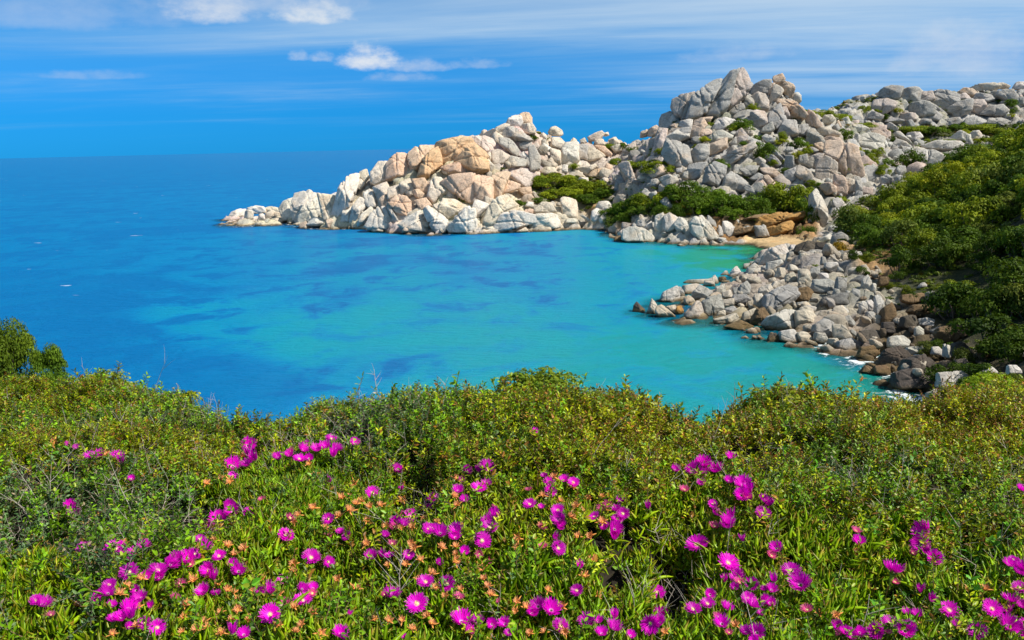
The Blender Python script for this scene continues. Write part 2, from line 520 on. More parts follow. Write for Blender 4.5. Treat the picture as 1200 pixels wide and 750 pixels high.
TT = np.arange(46, 398, 0.4)
def hit(px, py, G=None, off=0.0):
    """distance Y at which the sight line of a photo point meets the land or the sea, or None"""
    d = ray(px, py)
    P = CAM + d[None] * (TT / d[1])[:, None]
    g = np.maximum(terr(P[:, 0], P[:, 1], ZG0 if G is None else G), 0.0) + off
    k = np.nonzero(P[:, 2] < g)[0]
    return float(TT[k[0]]) if len(k) else None

# colours of the ground itself
rockcol = np.stack([0.50 + 0.05 * vnoise(Q3 * .06, 21), 0.43 + 0.05 * vnoise(Q3 * .06, 22), 0.345 + 0.05 * vnoise(Q3 * .05, 23)], 1)
greyer = np.clip((Q[:, 0] - 20) / 30, 0, 1)[:, None]
rockcol = rockcol * (1 - greyer) + np.array([0.37, 0.35, 0.315]) * greyer
gcol = rockcol * (1 - 0.05 * rocky)[:, None]
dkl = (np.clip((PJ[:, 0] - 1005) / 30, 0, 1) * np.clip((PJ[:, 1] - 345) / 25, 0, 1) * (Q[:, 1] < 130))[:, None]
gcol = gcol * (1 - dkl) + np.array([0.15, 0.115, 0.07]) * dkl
vm = np.clip(veg, 0, 1)[:, None]
gcol = gcol * (1 - vm) + np.array([0.05, 0.055, 0.018]) * vm
patch = (np.clip(vnoise(Q3 * 0.12, 31) * 2 - 0.3, 0, 1) * np.clip(1.2 - slope, 0, 1) * (Z0 > 2.5) * np.where(Q[:, 1] < 134, 0.3, 1.0))[:, None] * 0.75
gcol = gcol * (1 - patch) + np.array([0.10, 0.11, 0.035]) * patch
sm = np.clip(soil, 0, 1)[:, None] * 0.8
bank_ = blur(zone(PP, [(830, 246), (960, 250), (955, 278), (840, 281)]).astype(float), 2)[:, None]
gcol = gcol * (1 - sm) + np.array([0.42, 0.24, 0.09]) * sm
gcol = gcol * (1 - bank_) + np.array([0.20, 0.11, 0.045]) * bank_
sd = np.clip(sand * 1.5, 0, 1)[:, None]
gcol = gcol * (1 - sd) + np.array([0.62, 0.43, 0.22]) * sd
deepm = np.clip((-Z0 - 0.3) / 1.5, 0, 1)[:, None]
gcol = gcol * (1 - deepm) + np.array([0.40, 0.40, 0.24]) * deepm

# joints cut the bedrock into blocks: grooves between cells, each block standing a little in or out along the slope's normal
def worley3(p, seed):
    i = np.floor(p).astype(np.int64)
    f1 = np.full(len(p), 9.0)
    f2 = np.full(len(p), 9.0)
    hid = np.zeros(len(p))
    for a in (-1, 0, 1):
        for b in (-1, 0, 1):
            for c in (-1, 0, 1):
                cx, cy, cz = i[:, 0] + a, i[:, 1] + b, i[:, 2] + c
                h = hash3(cx, cy, cz, seed)
                d = np.sqrt((p[:, 0] - cx - 0.1 - 0.8 * h) ** 2 + (p[:, 1] - cy - 0.1 - 0.8 * ((h * 57.3) % 1)) ** 2 + (p[:, 2] - cz - 0.1 - 0.8 * ((h * 911.7) % 1)) ** 2)
                nearer = d < f1
                f2 = np.where(nearer, f1, np.minimum(f2, d))
                hid = np.where(nearer, (h * 7919.0) % 1, hid)
                f1 = np.where(nearer, d, f1)
    return f1, f2, hid
gzy, gzx = np.gradient(Z1.reshape(QX.shape), GS)
gzy, gzx = blur(gzy.ravel(), 6), blur(gzx.ravel(), 6)
NRM = np.column_stack([-gzx, -gzy, np.ones(len(Q))])
NRM /= np.linalg.norm(NRM, axis=1, keepdims=True)
PT = np.column_stack([Q, Z1])
sel_ = np.nonzero((rocky > 0.05) & (Z1 > -1.5))[0]
ps = PT[sel_]
wp_ = np.column_stack([vnoise(ps * 0.25, 61), vnoise(ps * 0.25, 62), vnoise(ps * 0.25, 63)]) * 0.9
ca, sa = math.cos(0.5), math.sin(0.5)
pr = np.column_stack([ps[:, 0] * ca + ps[:, 2] * sa, ps[:, 1], -ps[:, 0] * sa + ps[:, 2] * ca]) + wp_
a1, a2, ah = worley3(pr / np.array([5.0, 6.5, 7.0]), 71)
b1, b2, bh_ = worley3(pr / np.array([2.0, 2.6, 2.4]), 72)
nearf = np.where(ps[:, 1] < 134, 0.55, 1.0)
dsp = (-1.0 * np.exp(-(a2 - a1) / 0.06) + 1.6 * (ah - 0.45) - 0.45 * np.exp(-(b2 - b1) / 0.09) + 0.65 * (bh_ - 0.5)) * rocky[sel_] * nearf
dsp += 0.12 * fbm(ps * 0.9, 73, 3) * rocky[sel_]
PT[sel_] += NRM[sel_] * dsp[:, None]
cell = (0.78 + 0.34 * ah + 0.16 * (bh_ - 0.5))[:, None] * np.column_stack([1 + 0.10 * (bh_ - 0.5), np.ones(len(ps)), 1 - 0.22 * (bh_ - 0.5)])
gcol *= np.where((Q[:, 1] < 134) & (Q[:, 1] > 60), 0.72, 1.0)[:, None]
gcol[sel_] *= 1 + (cell * 1.18 - 1) * rocky[sel_][:, None]
ny, nx = QX.shape
idx = np.arange(ny * nx).reshape(ny, nx)
quads = np.stack([idx[:-1, :-1], idx[:-1, 1:], idx[1:, 1:], idx[1:, :-1]], -1).reshape(-1, 4)
keep = (Z1[quads].max(1) > -4.5)
me = mesh_from('shore_terrain', PT, quads[keep], M_LAND)
vattr(me, 'ground', np.column_stack([gcol, np.ones(len(gcol))]), 'FLOAT_COLOR')
link('shore_terrain', me, kind='structure')

# ------------------------------------------------------------------ sea
xs = np.concatenate([-np.geomspace(150, 30000, 40)[::-1], np.arange(-148, 148, 1.6), np.geomspace(150, 30000, 40)])
ys = np.concatenate([np.arange(-60, 40, 8), np.arange(40, 320, 1.6), np.geomspace(322, 40000, 60)])
WX, WY = np.meshgrid(xs, ys)
WQ = np.stack([WX.ravel(), WY.ravel()], 1)
inside = (WQ[:, 0] > GX0) & (WQ[:, 0] < GX1) & (WQ[:, 1] > GY0) & (WQ[:, 1] < GY1)
dep = np.where(inside, -terr(WQ[:, 0], WQ[:, 1]), 9.0)
SEA = [(50, 300, .1), (100, 230, .12), (100, 400, .04), (200, 440, .04), (300, 300, .2), (250, 380, .46), (350, 395, .74), (330, 450, .10), (290, 440, .06), (385, 440, .5), (370, 410, .74), (450, 370, .72), (420, 440, .62), (520, 300, .33), (560, 320, .28), (640, 312, .36), (600, 380, .8),
       (700, 300, .62), (750, 310, .68), (820, 300, 1.08), (870, 297, 1.28), (890, 296, 1.35), (780, 296, .95), (850, 305, 1.2), (700, 350, .66), (650, 340, .46), (620, 335, .4), (700, 420, .9), (780, 450, .9), (850, 420, .88), (900, 420, .95), (980, 430, 1.0), (500, 430, .82), (300, 250, .12),
       (500, 285, .38), (650, 278, .55), (700, 276, .6), (400, 272, .25), (600, 285, .42), (200, 260, .1), (800, 340, .8), (720, 330, .62), (0, 340, .05), (250, 330, .2), (400, 320, .36), (480, 340, .5), (550, 350, .55), (450, 215, .1), (860, 330, .9), (650, 460, .88)]
sp = np.array([[*at_z(a, b, 0.0)[:2], v] for a, b, v in SEA])
sp = np.concatenate([sp, [[-400, 300, .08], [-300, 600, .08], [0, 600, .1], [300, 900, .1], [-150, 100, .05], [0, 20, .8], [400, 500, .1], [-30, 380, .1], [-200, 250, .08]]])
lg = lambda a: np.stack([a[:, 0], a[:, 1]], 1) / np.maximum(np.hypot(a[:, 0], a[:, 1]), 30)[:, None] ** 0.55
A_, B_ = lg(WQ), lg(sp[:, :2])
d2 = ((A_[:, None] - B_[None]) ** 2).sum(-1) + 0.05
wgt = 1 / d2 ** 2.6
clear = (wgt @ sp[:, 2]) / wgt.sum(1)
far = np.hypot(WQ[:, 0], WQ[:, 1])
clear = np.where(far > 700, 0.09, clear)
m, t = new_mat('sea water')
g = t.n('ShaderNodeNewGeometry')
pos = g.outputs['Position']
aD = t.n('ShaderNodeAttribute', attribute_name='depth').outputs['Fac']
aC = t.n('ShaderNodeAttribute', attribute_name='clear').outputs['Fac']
# sea-grass meadows on the bottom break up the bright sand
sg = t.noise(t.n('ShaderNodeMapping', inp={0: pos, 3: (0.030, 0.026, 1)}).outputs[0], 1.0, 5, 0.6, 0.8)
sg2 = t.noise(t.n('ShaderNodeMapping', inp={0: pos, 3: (0.14, 0.12, 1)}).outputs[0], 1.0, 5, 0.65, 0.5)
gr = t.math('ADD', t.math('MULTIPLY', t.smooth(sg, 0.48, 0.68), 0.40), t.math('MULTIPLY', t.smooth(sg2, 0.47, 0.66), 0.46))
gr = t.math('MULTIPLY', gr, t.smooth(aC, 0.05, 0.5, 0.4, 1))
cl = t.math('SUBTRACT', aC, gr)
vr = t.noise(t.n('ShaderNodeMapping', inp={0: pos, 3: (0.06, 0.055, 1)}).outputs[0], 1.0, 6, 0.62)
cl = t.math('ADD', cl, t.math('MULTIPLY', t.math('SUBTRACT', vr, 0.5), 0.22))
cl = t.math('MULTIPLY', cl, 0.8)
col = t.ramp(cl, [(0.0, (0.001, 0.128, 0.335)), (0.12, (0.001, 0.165, 0.375)), (0.25, (0.002, 0.205, 0.385)), (0.44, (0.004, 0.24, 0.365)), (0.66, (0.006, 0.262, 0.325)), (0.80, (0.006, 0.25, 0.22)), (1.0, (0.012, 0.25, 0.11))])
# foam: thin, against the rocks and as scattered white crests out at sea
fo = t.noise(pos, 0.9, 6, 0.7, 0.6)
aF = t.n('ShaderNodeAttribute', attribute_name='foam').outputs['Fac']
foam = t.math('MULTIPLY', t.smooth(t.math('ADD', fo, t.math('MULTIPLY', aF, 0.33)), 0.70, 0.84), t.smooth(aF, 0.05, 0.5))
wc = t.noise(t.n('ShaderNodeMapping', inp={0: pos, 3: (0.12, 0.30, 1)}).outputs[0], 1.0, 3, 0.6)
crest = t.math('MULTIPLY', t.smooth(wc, 0.715, 0.745), t.smooth(aC, 0.30, 0.12))
col = t.mix(t.math('MAXIMUM', foam, t.math('MULTIPLY', crest, 0.6)), col, (0.78, 0.82, 0.82))
w1 = t.noise(t.n('ShaderNodeMapping', inp={0: pos, 2: (0, 0, 0.3), 3: (0.35, 0.9, 1)}).outputs[0], 1.0, 6, 0.66, 0.3)
w2 = t.noise(t.n('ShaderNodeMapping', inp={0: pos, 2: (0, 0, -0.2), 3: (0.05, 0.11, 1)}).outputs[0], 1.0, 4, 0.6)
w3 = t.noise(t.n('ShaderNodeMapping', inp={0: pos, 2: (0, 0, 0.25), 3: (1.1, 2.6, 1)}).outputs[0], 1.0, 5, 0.7, 0.2)
wh = t.math('ADD', t.math('MULTIPLY', w1, 0.55), t.math('MULTIPLY', w2, 1.4))
wh = t.math('ADD', wh, t.math('MULTIPLY', w3, 0.30))
bp = t.n('ShaderNodeBump', inp={'Strength': 1.0, 'Distance': 0.7, 'Height': wh})
df = t.n('ShaderNodeBsdfDiffuse', inp={0: col, 'Normal': bp.outputs[0]})
gl = t.n('ShaderNodeBsdfGlossy', inp={0: (0.9, 0.95, 1, 1), 1: 0.2, 'Normal': bp.outputs[0]})
fr = t.n('ShaderNodeFresnel', inp={0: 1.33, 1: bp.outputs[0]})
b = t.n('ShaderNodeMixShader', inp={0: t.math('MINIMUM', t.math('MULTIPLY', fr.outputs[0], 0.42), 0.20), 1: df.outputs[0], 2: gl.outputs[0]})
tr = t.n('ShaderNodeBsdfTransparent', inp={0: (0.62, 0.90, 0.86, 1)})
see = t.smooth(aD, 0.05, 1.3, 0.25, 1.0)
see = t.math('MAXIMUM', see, foam)
mx = t.n('ShaderNodeMixShader', inp={0: see, 1: tr.outputs[0], 2: b.outputs[0]})
t.n('ShaderNodeOutputMaterial', inp={0: mx.outputs[0]})
M_SEA = m
qx = project(np.column_stack([WQ, np.zeros(len(WQ))]))
fz = np.clip(1.15 - dep / 0.9, 0, 1) * (dep > -0.6)
strong = np.clip((qx[:, 0] - 930) / 60, 0, 1) * (WQ[:, 1] < 120)
tip = np.exp(-((qx[:, 0] - 330) / 120) ** 2) * (np.abs(qx[:, 1] - 262) < 30)
foamv = fz * np.clip(0.42 + 0.8 * strong + 0.35 * tip, 0, 1)
foamv = np.maximum(foamv, strong * np.clip(1.25 - dep / 1.2, 0, 1) * 0.85 * (dep > -0.6))
nyw, nxw = WX.shape
iw = np.arange(nyw * nxw).reshape(nyw, nxw)
wq = np.stack([iw[:-1, :-1], iw[:-1, 1:], iw[1:, 1:], iw[1:, :-1]], -1).reshape(-1, 4)
me = mesh_from('sea', np.column_stack([WQ, np.zeros(len(WQ))]), wq, M_SEA)
vattr(me, 'depth', dep)
vattr(me, 'clear', clear)
vattr(me, 'foam', foamv)
link('sea', me, kind='structure')
# the sea bed beyond the shore sheet
sb = np.array([(-30000, -200, -9.5), (30000, -200, -9.5), (30000, 40000, -9.5), (-30000, 40000, -9.5)])
link('sea_bed', mesh_from('sea_bed', sb, np.array([[0, 1, 2, 3]]), plain_mat('sea bed sand', (0.4, 0.4, 0.25))), kind='structure')
# ------------------------------------------------------------------ boulders
# Each rock: colour letter | landmark phrase or empty | outline as the eye sees it (in the units of its sheet: origin x, origin y, scale)
ROCKS = {
(260, 190, 8.336): """
W|low rounded rock at the far seaward tip|45,560 100,490 190,450 225,465 215,560
W||215,555 225,480 260,470 300,480 300,555
W||255,450 330,430 400,440 430,500 330,525 290,500
C||400,450 470,432 560,455 580,500 430,520
C||430,560 440,510 500,475 550,490 610,560
W||345,570 365,510 405,505 420,560
W||560,450 600,395 690,360 740,420 730,560 620,565 590,500
W|big white broken block off the headland end|700,310 840,290 910,330 830,430 800,560 740,590 710,560 695,450
W||800,430 900,320 990,370 1005,470 950,560 860,600 760,600 790,560
C||940,325 1100,350 1100,580 1050,590 990,560 1010,470
W||1000,340 1130,295 1140,330 1100,400 1060,360
W||830,610 880,545 960,545 1010,600 930,620
""",
(385, 165, 6.52): """
W|tall rounded white end wall of the headland|40,540 60,440 90,350 140,280 200,240 230,260 190,330 170,420 170,500 110,520 80,560
W||95,610 110,530 180,490 160,610
W||165,610 180,520 240,440 300,480 260,540 220,620
C||200,350 240,290 275,325 240,370
C||235,270 240,240 290,220 310,280 280,315
W||225,640 260,560 330,500 350,520 290,620 240,650
W||290,500 270,400 310,360 350,420 380,500 330,520
C|notched cream block on the crest|330,320 330,240 380,170 440,170 450,290 370,330
P|big peach cube with rounded corners|450,290 450,180 480,140 520,105 615,105 620,150 590,270 500,290
P|hollowed peach dome boulder on the crest|620,90 660,50 740,40 820,30 830,60 750,120 720,150 700,230 640,230 625,180
O||700,230 720,150 760,100 830,60 860,180 790,240 760,280 680,280
C||345,360 440,325 460,370 450,450 400,470 370,430
C||460,360 540,330 550,410 480,455 455,440
C||545,330 615,275 640,350 620,380 560,410
P||640,300 730,290 785,370 740,410 660,350
P|peach faceted block above the waterline|460,480 540,420 590,430 670,520 610,580 520,560
P||640,380 690,370 740,420 700,450 660,420
W||400,510 430,500 490,600 480,625 440,600
G||440,500 470,490 540,610 510,640 480,570
W||290,650 330,560 380,515 440,600 480,640 430,680 340,680
W|large smooth white rock at the waterline|540,640 600,590 690,540 800,630 760,690 600,680
C||570,700 600,650 660,640 705,700
C||330,695 350,655 400,650 415,695
W||720,540 770,500 900,600 913,640 880,690 810,690 790,610
P||660,460 740,440 790,500 720,540
C||800,500 840,480 900,560 890,600
C||790,300 870,330 860,400 800,480 750,430
""",
(510, 125, 9.23): """
O|big orange cap boulder|30,430 60,400 200,350 340,345 400,380 440,440 340,470 220,590 130,620 70,620
P||-40,660 -30,450 40,430 65,630 20,670
O|curved orange slab under the cap boulder|220,590 340,470 450,440 530,500 560,560 560,690 430,720 360,660 330,600
P||70,660 130,640 240,590 330,600 370,700 200,720 150,720
R|pinkish shoulder block below the summit ridge|370,345 520,310 620,330 640,400 600,470 550,500 460,440 410,380
C||530,290 640,240 740,190 790,210 730,260 700,330 640,360 540,310
W||770,190 800,130 860,95 920,85 940,180 900,230 830,220
P|peach knob at the very summit|920,85 960,65 1010,75 1040,120 1040,180 980,190 930,190
C||920,250 960,190 1040,180 1080,240 1070,290 1020,300
G|grey overhanging roof slab below the summit|700,260 760,228 850,225 950,290 1030,360 960,390 850,360 730,330
G||700,340 800,340 900,460 880,530 780,480 710,420
G||920,400 1030,370 1040,430 970,470 920,450
R||620,480 690,470 800,530 740,610 640,640 620,560
G||740,620 820,540 980,570 960,640 830,660
G|dark grey leaning rock in the headland's saddle|980,640 1000,560 1090,500 1130,560 1120,650 1060,690
W||890,520 960,490 1010,540 980,580
W||450,640 480,560 560,570 630,640 600,690 490,700
C||560,510 600,470 620,600 590,600
""",
(510, 195, 8.824): """
P|broad flat faced peach block|70,180 150,110 200,100 390,90 405,300 390,390 320,390 240,270 160,190
P|peach block with upright grooves|405,100 500,60 590,110 590,330 540,385 420,330
P||595,330 590,110 640,70 740,55 770,80 730,160 690,310
C||-10,390 -10,130 70,120 80,190 130,250 60,330
C||60,190 150,170 240,290 200,340 120,320 90,270
C|honeycombed cream rock full of hollows|50,470 90,340 190,340 330,420 300,450 140,540
W|white pyramid shaped block at the waterline|130,610 320,430 400,460 425,650 330,690 170,680
R|brownish loose slab beside the green bench|755,100 800,60 920,30 990,80 985,180 920,215 850,170
P||740,140 870,190 860,230 700,300 720,200
P||840,230 980,215 990,280 920,300
C|cream slanting slab with a shaded left side|480,590 560,430 620,350 730,310 870,440 830,520 690,500 620,610
W||610,650 700,500 800,470 850,530 1000,510 1030,580 900,610 800,660 700,670
W||380,460 420,340 540,390 550,410 480,450 430,540
C||490,650 520,590 600,600 610,660
C||830,680 930,630 960,670 880,690
P||900,500 940,440 1010,440 1000,500
W||930,410 960,370 1010,370 1010,430
C||800,470 870,440 910,510 850,530
""",
(620, 140, 8.336): """
C|balanced round boulder on the ridge|195,120 220,80 260,70 320,110 325,140 290,160 210,155
C||215,260 230,180 300,170 340,220 310,290
C|cream pillar under the balanced boulder|210,420 215,280 310,290 305,430
W||110,270 150,235 215,275 200,310 150,305
W|white wall with dark hollows on the ridge|320,420 320,290 360,240 470,230 480,400 400,430
G||480,390 475,260 520,235 575,260 565,390
C|cream wedge behind the green bench|570,400 580,265 640,285 740,350 640,400
P||640,260 740,265 800,330 790,360 740,350
G||0,520 0,280 50,270 105,370 100,480 50,500
C||105,500 120,460 240,470 260,520 180,540
W||320,510 330,440 375,450 375,520
P|pink tilted slab above the green bench|580,550 640,490 740,480 750,530 700,580
P||740,470 760,430 810,450 810,500 760,530
G||820,440 890,365 900,400 860,440
R|tall leaning slab at the foot of the massif|885,450 930,430 980,440 1050,590 1050,680 1010,720 960,600
G||840,690 850,600 890,530 950,640 960,700
C||470,480 640,440 660,470 570,540
W||480,600 500,560 570,570 575,610
W||680,590 740,565 790,590 780,620 700,620
C|rubble knoll on the skyline between headland and massif|580,170 650,130 700,115 730,140 690,200 600,210
C||730,140 770,118 780,155 740,165
C||640,200 720,190 740,250 660,250
C||780,200 850,170 890,230 830,270
C||500,200 540,180 560,220 510,240
C||390,235 430,180 470,200 470,240
C||110,180 130,115 170,150 170,210
C||800,270 880,240 900,300 840,320
""",
(620, 200, 8.336): """
W|white cushion shaped rock at the waterline|60,560 40,460 80,430 260,420 300,540 200,565
C||40,420 60,370 130,310 210,320 255,400 150,420
C|tall square upright block beside dark gap|335,450 315,290 340,270 460,290 465,460
W||365,510 360,465 460,465 480,515
W||605,480 620,400 670,365 730,410 700,470 640,510
W||690,470 740,405 800,430 780,510 700,520
W||500,440 540,440 640,515 600,520
W||1050,540 1060,490 1130,460 1150,530
""",
(710, 210, 8.571): """
W|rounded white islet rock off the cove|185,600 195,520 250,490 370,495 450,560 510,630 440,640 240,635
B|small brown rock in the foam off the cove|85,635 95,575 140,565 170,620
W||110,550 180,495 195,560 150,580
W||490,500 500,380 570,350 590,400 575,520 540,530
W|white broken wall behind the cove shore|580,500 590,380 640,345 740,390 700,440 680,500 620,530
W||690,460 740,390 800,420 860,540 780,540 720,510
W|sloping white slab on the cove shore|865,450 900,395 980,370 990,420 1000,500 1110,560 1100,600 990,610 940,600 880,540
W||390,480 460,410 470,500 420,500
G||310,460 340,410 410,390 400,470 350,480
G|grey rock wedged among the cove shrubs|555,230 610,180 680,300 660,330 600,280
W||360,130 400,90 450,150 440,210 400,190
W||430,150 500,120 520,160 460,210
G||1020,440 1030,360 1100,430 1110,490
""",
(840, 210, 7.06): """
W|pale upright block beside the layered ledges|50,450 60,350 130,330 135,465 90,470
W||0,480 20,380 40,400 50,470
""",
(740, 80, 8.336): """
R|overhanging left block of the summit crown|405,370 420,290 460,275 600,245 600,300 545,460 500,490 440,440
G|ribbed grey block of the summit crown|560,480 610,260 660,225 740,190 800,110 870,100 880,150 790,260 750,330 740,420 640,470
G||740,440 760,300 880,160 950,60 1020,40 960,150 900,280 920,400 850,470
R|tall smooth faced slab on the massif summit|885,280 920,160 1020,40 1080,25 1120,90 1130,230 1080,290 960,400 910,370
G||970,430 1000,370 1080,350 1100,410 1000,460
P||90,680 95,620 150,600 165,660
P||165,660 170,595 240,560 270,590 240,660
R||235,670 270,590 350,600 330,660 300,740 220,750
W||470,560 480,520 560,500 590,510 570,600
P||610,560 620,490 700,490 735,550 690,600
P||560,670 600,560 680,600 640,690
P||650,650 680,605 760,590 770,640 680,680
P||700,510 700,480 790,475 760,530
W||800,590 850,480 940,490 990,510 930,590 860,610
W||370,520 390,460 450,450 460,500 400,530
W||340,670 470,590 560,610 550,680 430,720
P||380,560 420,540 450,560 430,590
W|pale flat topped slab in the middle of the massif|690,745 820,620 880,610 970,660 960,700 830,690 760,740
P||1030,700 1060,590 1110,640 1130,700 1080,740
""",
(860, 80, 8.336): """
G||130,110 180,110 195,160 180,250 130,260
G||100,390 110,290 190,250 180,390 140,400
R|pink faced block below the summit slab|175,380 180,270 240,240 300,260 325,330 320,410 220,400
G||190,240 210,160 290,125 350,125 350,270 300,250
P||340,280 350,140 400,150 400,190
P|round knob on top of the massif pinnacle|385,100 398,62 470,55 495,105 470,150 410,145
P|rounded pinnacle on the massif skyline|430,120 510,135 560,160 578,205 562,280 530,270 460,215 420,170
C||350,310 400,160 450,190 470,250 430,300 370,330
P|sunlit pink ridge under the pinnacle|460,330 470,240 600,330 640,400 690,440 650,500 560,460 500,370
R||430,480 450,390 510,370 540,470 500,500
P||540,480 540,400 600,380 650,430 640,490
G||320,530 350,440 450,350 430,480 500,520 420,600
R||160,560 170,440 230,410 310,420 325,520 290,570 200,580
G||0,470 60,410 200,410 160,480 130,500 20,490
G||280,620 290,570 370,530 390,600 340,640
G||410,660 500,510 600,510 610,650 520,660
G||610,640 640,560 720,550 730,650 680,660
P||700,480 740,410 800,470 860,560 830,590 740,560
C||740,590 850,560 1000,620 1010,660 960,670 830,650
G||720,740 730,600 790,600 830,680 900,745
P||840,690 900,660 1020,690 1060,750 900,745
C||860,530 890,460 950,460 975,500 940,545
P||985,560 1020,500 1050,570 1020,580
W||1050,540 1060,490 1110,480 1140,540 1100,570
R||20,720 30,620 75,590 130,660 100,730
C||70,590 110,575 180,630 170,660 130,660
W||280,670 320,645 390,690 390,730 320,720
W||65,490 110,475 150,500 130,520
""",
(710, 150, 8.336): """
R||390,270 395,130 430,105 465,130 450,280
R||450,260 470,170 510,80 560,10 600,20 560,200 530,260
G|broad flat grey cliff face of the massif|560,250 600,120 700,140 790,180 820,330 780,390 640,360 600,310
P||1000,260 1020,160 1167,110 1167,190 1070,250
G||820,340 840,230 900,170 1000,170 1000,260 940,330
G||800,490 820,350 920,335 985,360 950,420 900,490
G||960,520 990,390 1060,350 1160,390 1150,460 1080,590 1000,560
P|loose peach block lying below the grey cliff|390,440 400,370 440,345 600,370 635,430 480,480
C||530,500 540,465 620,460 700,500 690,530 600,590
W||430,560 450,500 500,500 530,540 480,570
C||310,500 330,470 430,460 440,490 370,520
W||690,430 690,395 740,390 740,440
G||745,490 760,430 800,420 800,500
W||300,370 320,340 365,345 350,390
R|grey pink shoulder where the massif begins|140,290 170,220 280,130 290,250 250,290 180,300
P||810,60 850,0 1010,20 1020,60 900,100
G||600,80 640,10 820,0 800,80 690,120
""",
(840, 160, 6.82): """
P||0,130 0,30 80,20 80,90
G||85,70 150,0 160,70
R||150,70 160,0 245,0 230,40
C|long cream slab running down the massif|60,150 270,60 280,110 180,150 100,230 70,200
W||300,190 340,165 385,190 380,230 310,220
G||190,260 250,235 330,240 300,310 240,320
P|peach lobed rock above the cove shrubs|330,240 450,250 510,310 500,350 440,330 400,310
G||270,330 330,290 380,320 370,360 310,350
G|broad grey hump above the cove shrubs|50,410 70,330 120,285 190,330 230,380 210,430 110,430
G||-20,400 -10,250 60,260 70,310 40,380
G||280,420 310,370 360,380 380,470 370,510
P||310,380 370,350 410,420 420,470 390,470
P||370,310 410,310 460,370 440,410 410,390
G||220,420 240,370 290,420 330,490
G||395,170 420,140 460,160 510,220 480,240
G||440,120 470,110 520,170 520,210
G||545,230 555,155 610,165 615,230 590,260
G||660,200 670,150 720,145 730,200 700,225
G||540,330 550,280 620,255 640,330 590,360
R|pointed grey rock standing in the massif's gully|640,310 660,210 710,250 740,290 770,370 740,395 700,370
R||735,220 740,170 800,140 850,150 820,210 790,250
R|triangular pink face in the shade of the great outcrop|800,330 810,230 880,160 950,240 950,350 880,370
P|great pink outcrop at the right end of the massif|880,130 890,50 960,20 1040,70 1110,100 1130,200 1150,290 1090,340 1000,300 940,200
P||945,450 950,300 1010,330 1035,400 1025,465
C||1015,330 1095,350 1095,430 1040,450
P||830,390 890,370 945,400 940,450 880,460
G||550,380 680,390 720,440 700,460 560,400
W|fluted white buttress dropping to the beach|745,745 770,600 760,480 800,440 850,520 880,590 870,680 830,750
W||930,560 930,510 970,490 1005,540 960,580
G||1110,440 1120,350 1159,340 1159,470
P||780,60 840,50 890,120 870,150 820,120
G||730,110 760,80 810,110 790,140
W||640,120 650,90 680,95 680,130
G||545,120 570,80 610,90 610,140
""",
(1000, 85, 5.77): """
G|grey block at the left end of the far ridge|195,160 200,110 260,90 330,100 300,190 240,180
R|undercut boulder below the far ridge's end|130,250 150,190 230,180 285,210 260,250 190,290
G||300,210 340,110 420,105 450,130 440,190 360,210
R||440,190 450,130 530,130 540,180 500,200
G|rounded grey knot in the middle of the far ridge|390,250 400,205 470,200 530,240 520,300 440,300
G||540,200 580,120 640,130 700,150 690,200 610,250
R||690,190 700,145 760,140 780,190 740,210
P||720,130 750,105 800,110 830,150 810,170
C|flat cream cap on the far ridge|785,95 850,80 920,75 970,110 920,135 830,120
C||930,80 1000,70 1050,95 1040,110 970,110
G||820,180 840,140 910,150 945,190 880,210
G||915,150 950,125 990,130 1010,190 960,180
G||990,150 1000,115 1070,120 1110,180 1060,220
W|pale boulder at the right end of the far ridge|1085,110 1110,65 1154,65 1174,115
G||1085,200 1100,170 1164,170 1164,230
G||640,240 720,200 790,190 780,270 700,300
R|big round grey boulder on the far ridge|760,250 800,190 870,190 890,250 850,280
G||860,280 900,225 940,230 940,290
G||940,280 950,220 1010,220 1040,270 1000,300
G||540,240 560,225 630,280 600,290
G||500,310 540,250 600,290 560,330
G||900,350 930,305 1000,310 1040,330 1000,370
G||760,350 780,300 860,300 900,340 830,370
G||570,350 610,310 700,310 720,335 680,365
G||440,340 470,310 520,325 510,355
R||320,330 340,270 410,280 420,330
G||220,330 250,300 330,320 320,345
G||100,310 130,260 200,290 180,320
W||660,430 720,395 765,420 760,480 700,455
W||765,470 770,415 795,420 790,490
W||795,440 810,400 845,395 870,460 830,470
W|long flat slab on the green terrace|490,490 560,465 700,470 740,500 640,530 520,510
W||445,560 450,510 540,530 600,570 560,620 490,640
G||600,540 690,530 700,590 640,590
G||700,600 740,530 790,520 780,590 730,620
W||365,430 375,405 440,405 460,440 400,460
W|domed pale boulder right of the massif|50,480 60,420 120,400 200,450 190,550 140,560 100,510
W||215,360 250,340 300,375 290,410
W||290,410 320,400 360,450 420,520 370,500
P||130,400 180,390 215,430 200,460
W||270,480 300,450 350,470 380,510 320,510
W||0,390 0,345 60,355 100,385 50,410
G||290,660 310,635 350,640 350,700 310,730
G||190,710 230,690 290,750 200,750
W||110,650 140,620 170,660 160,710
W||0,450 20,410 45,440 30,490
""",
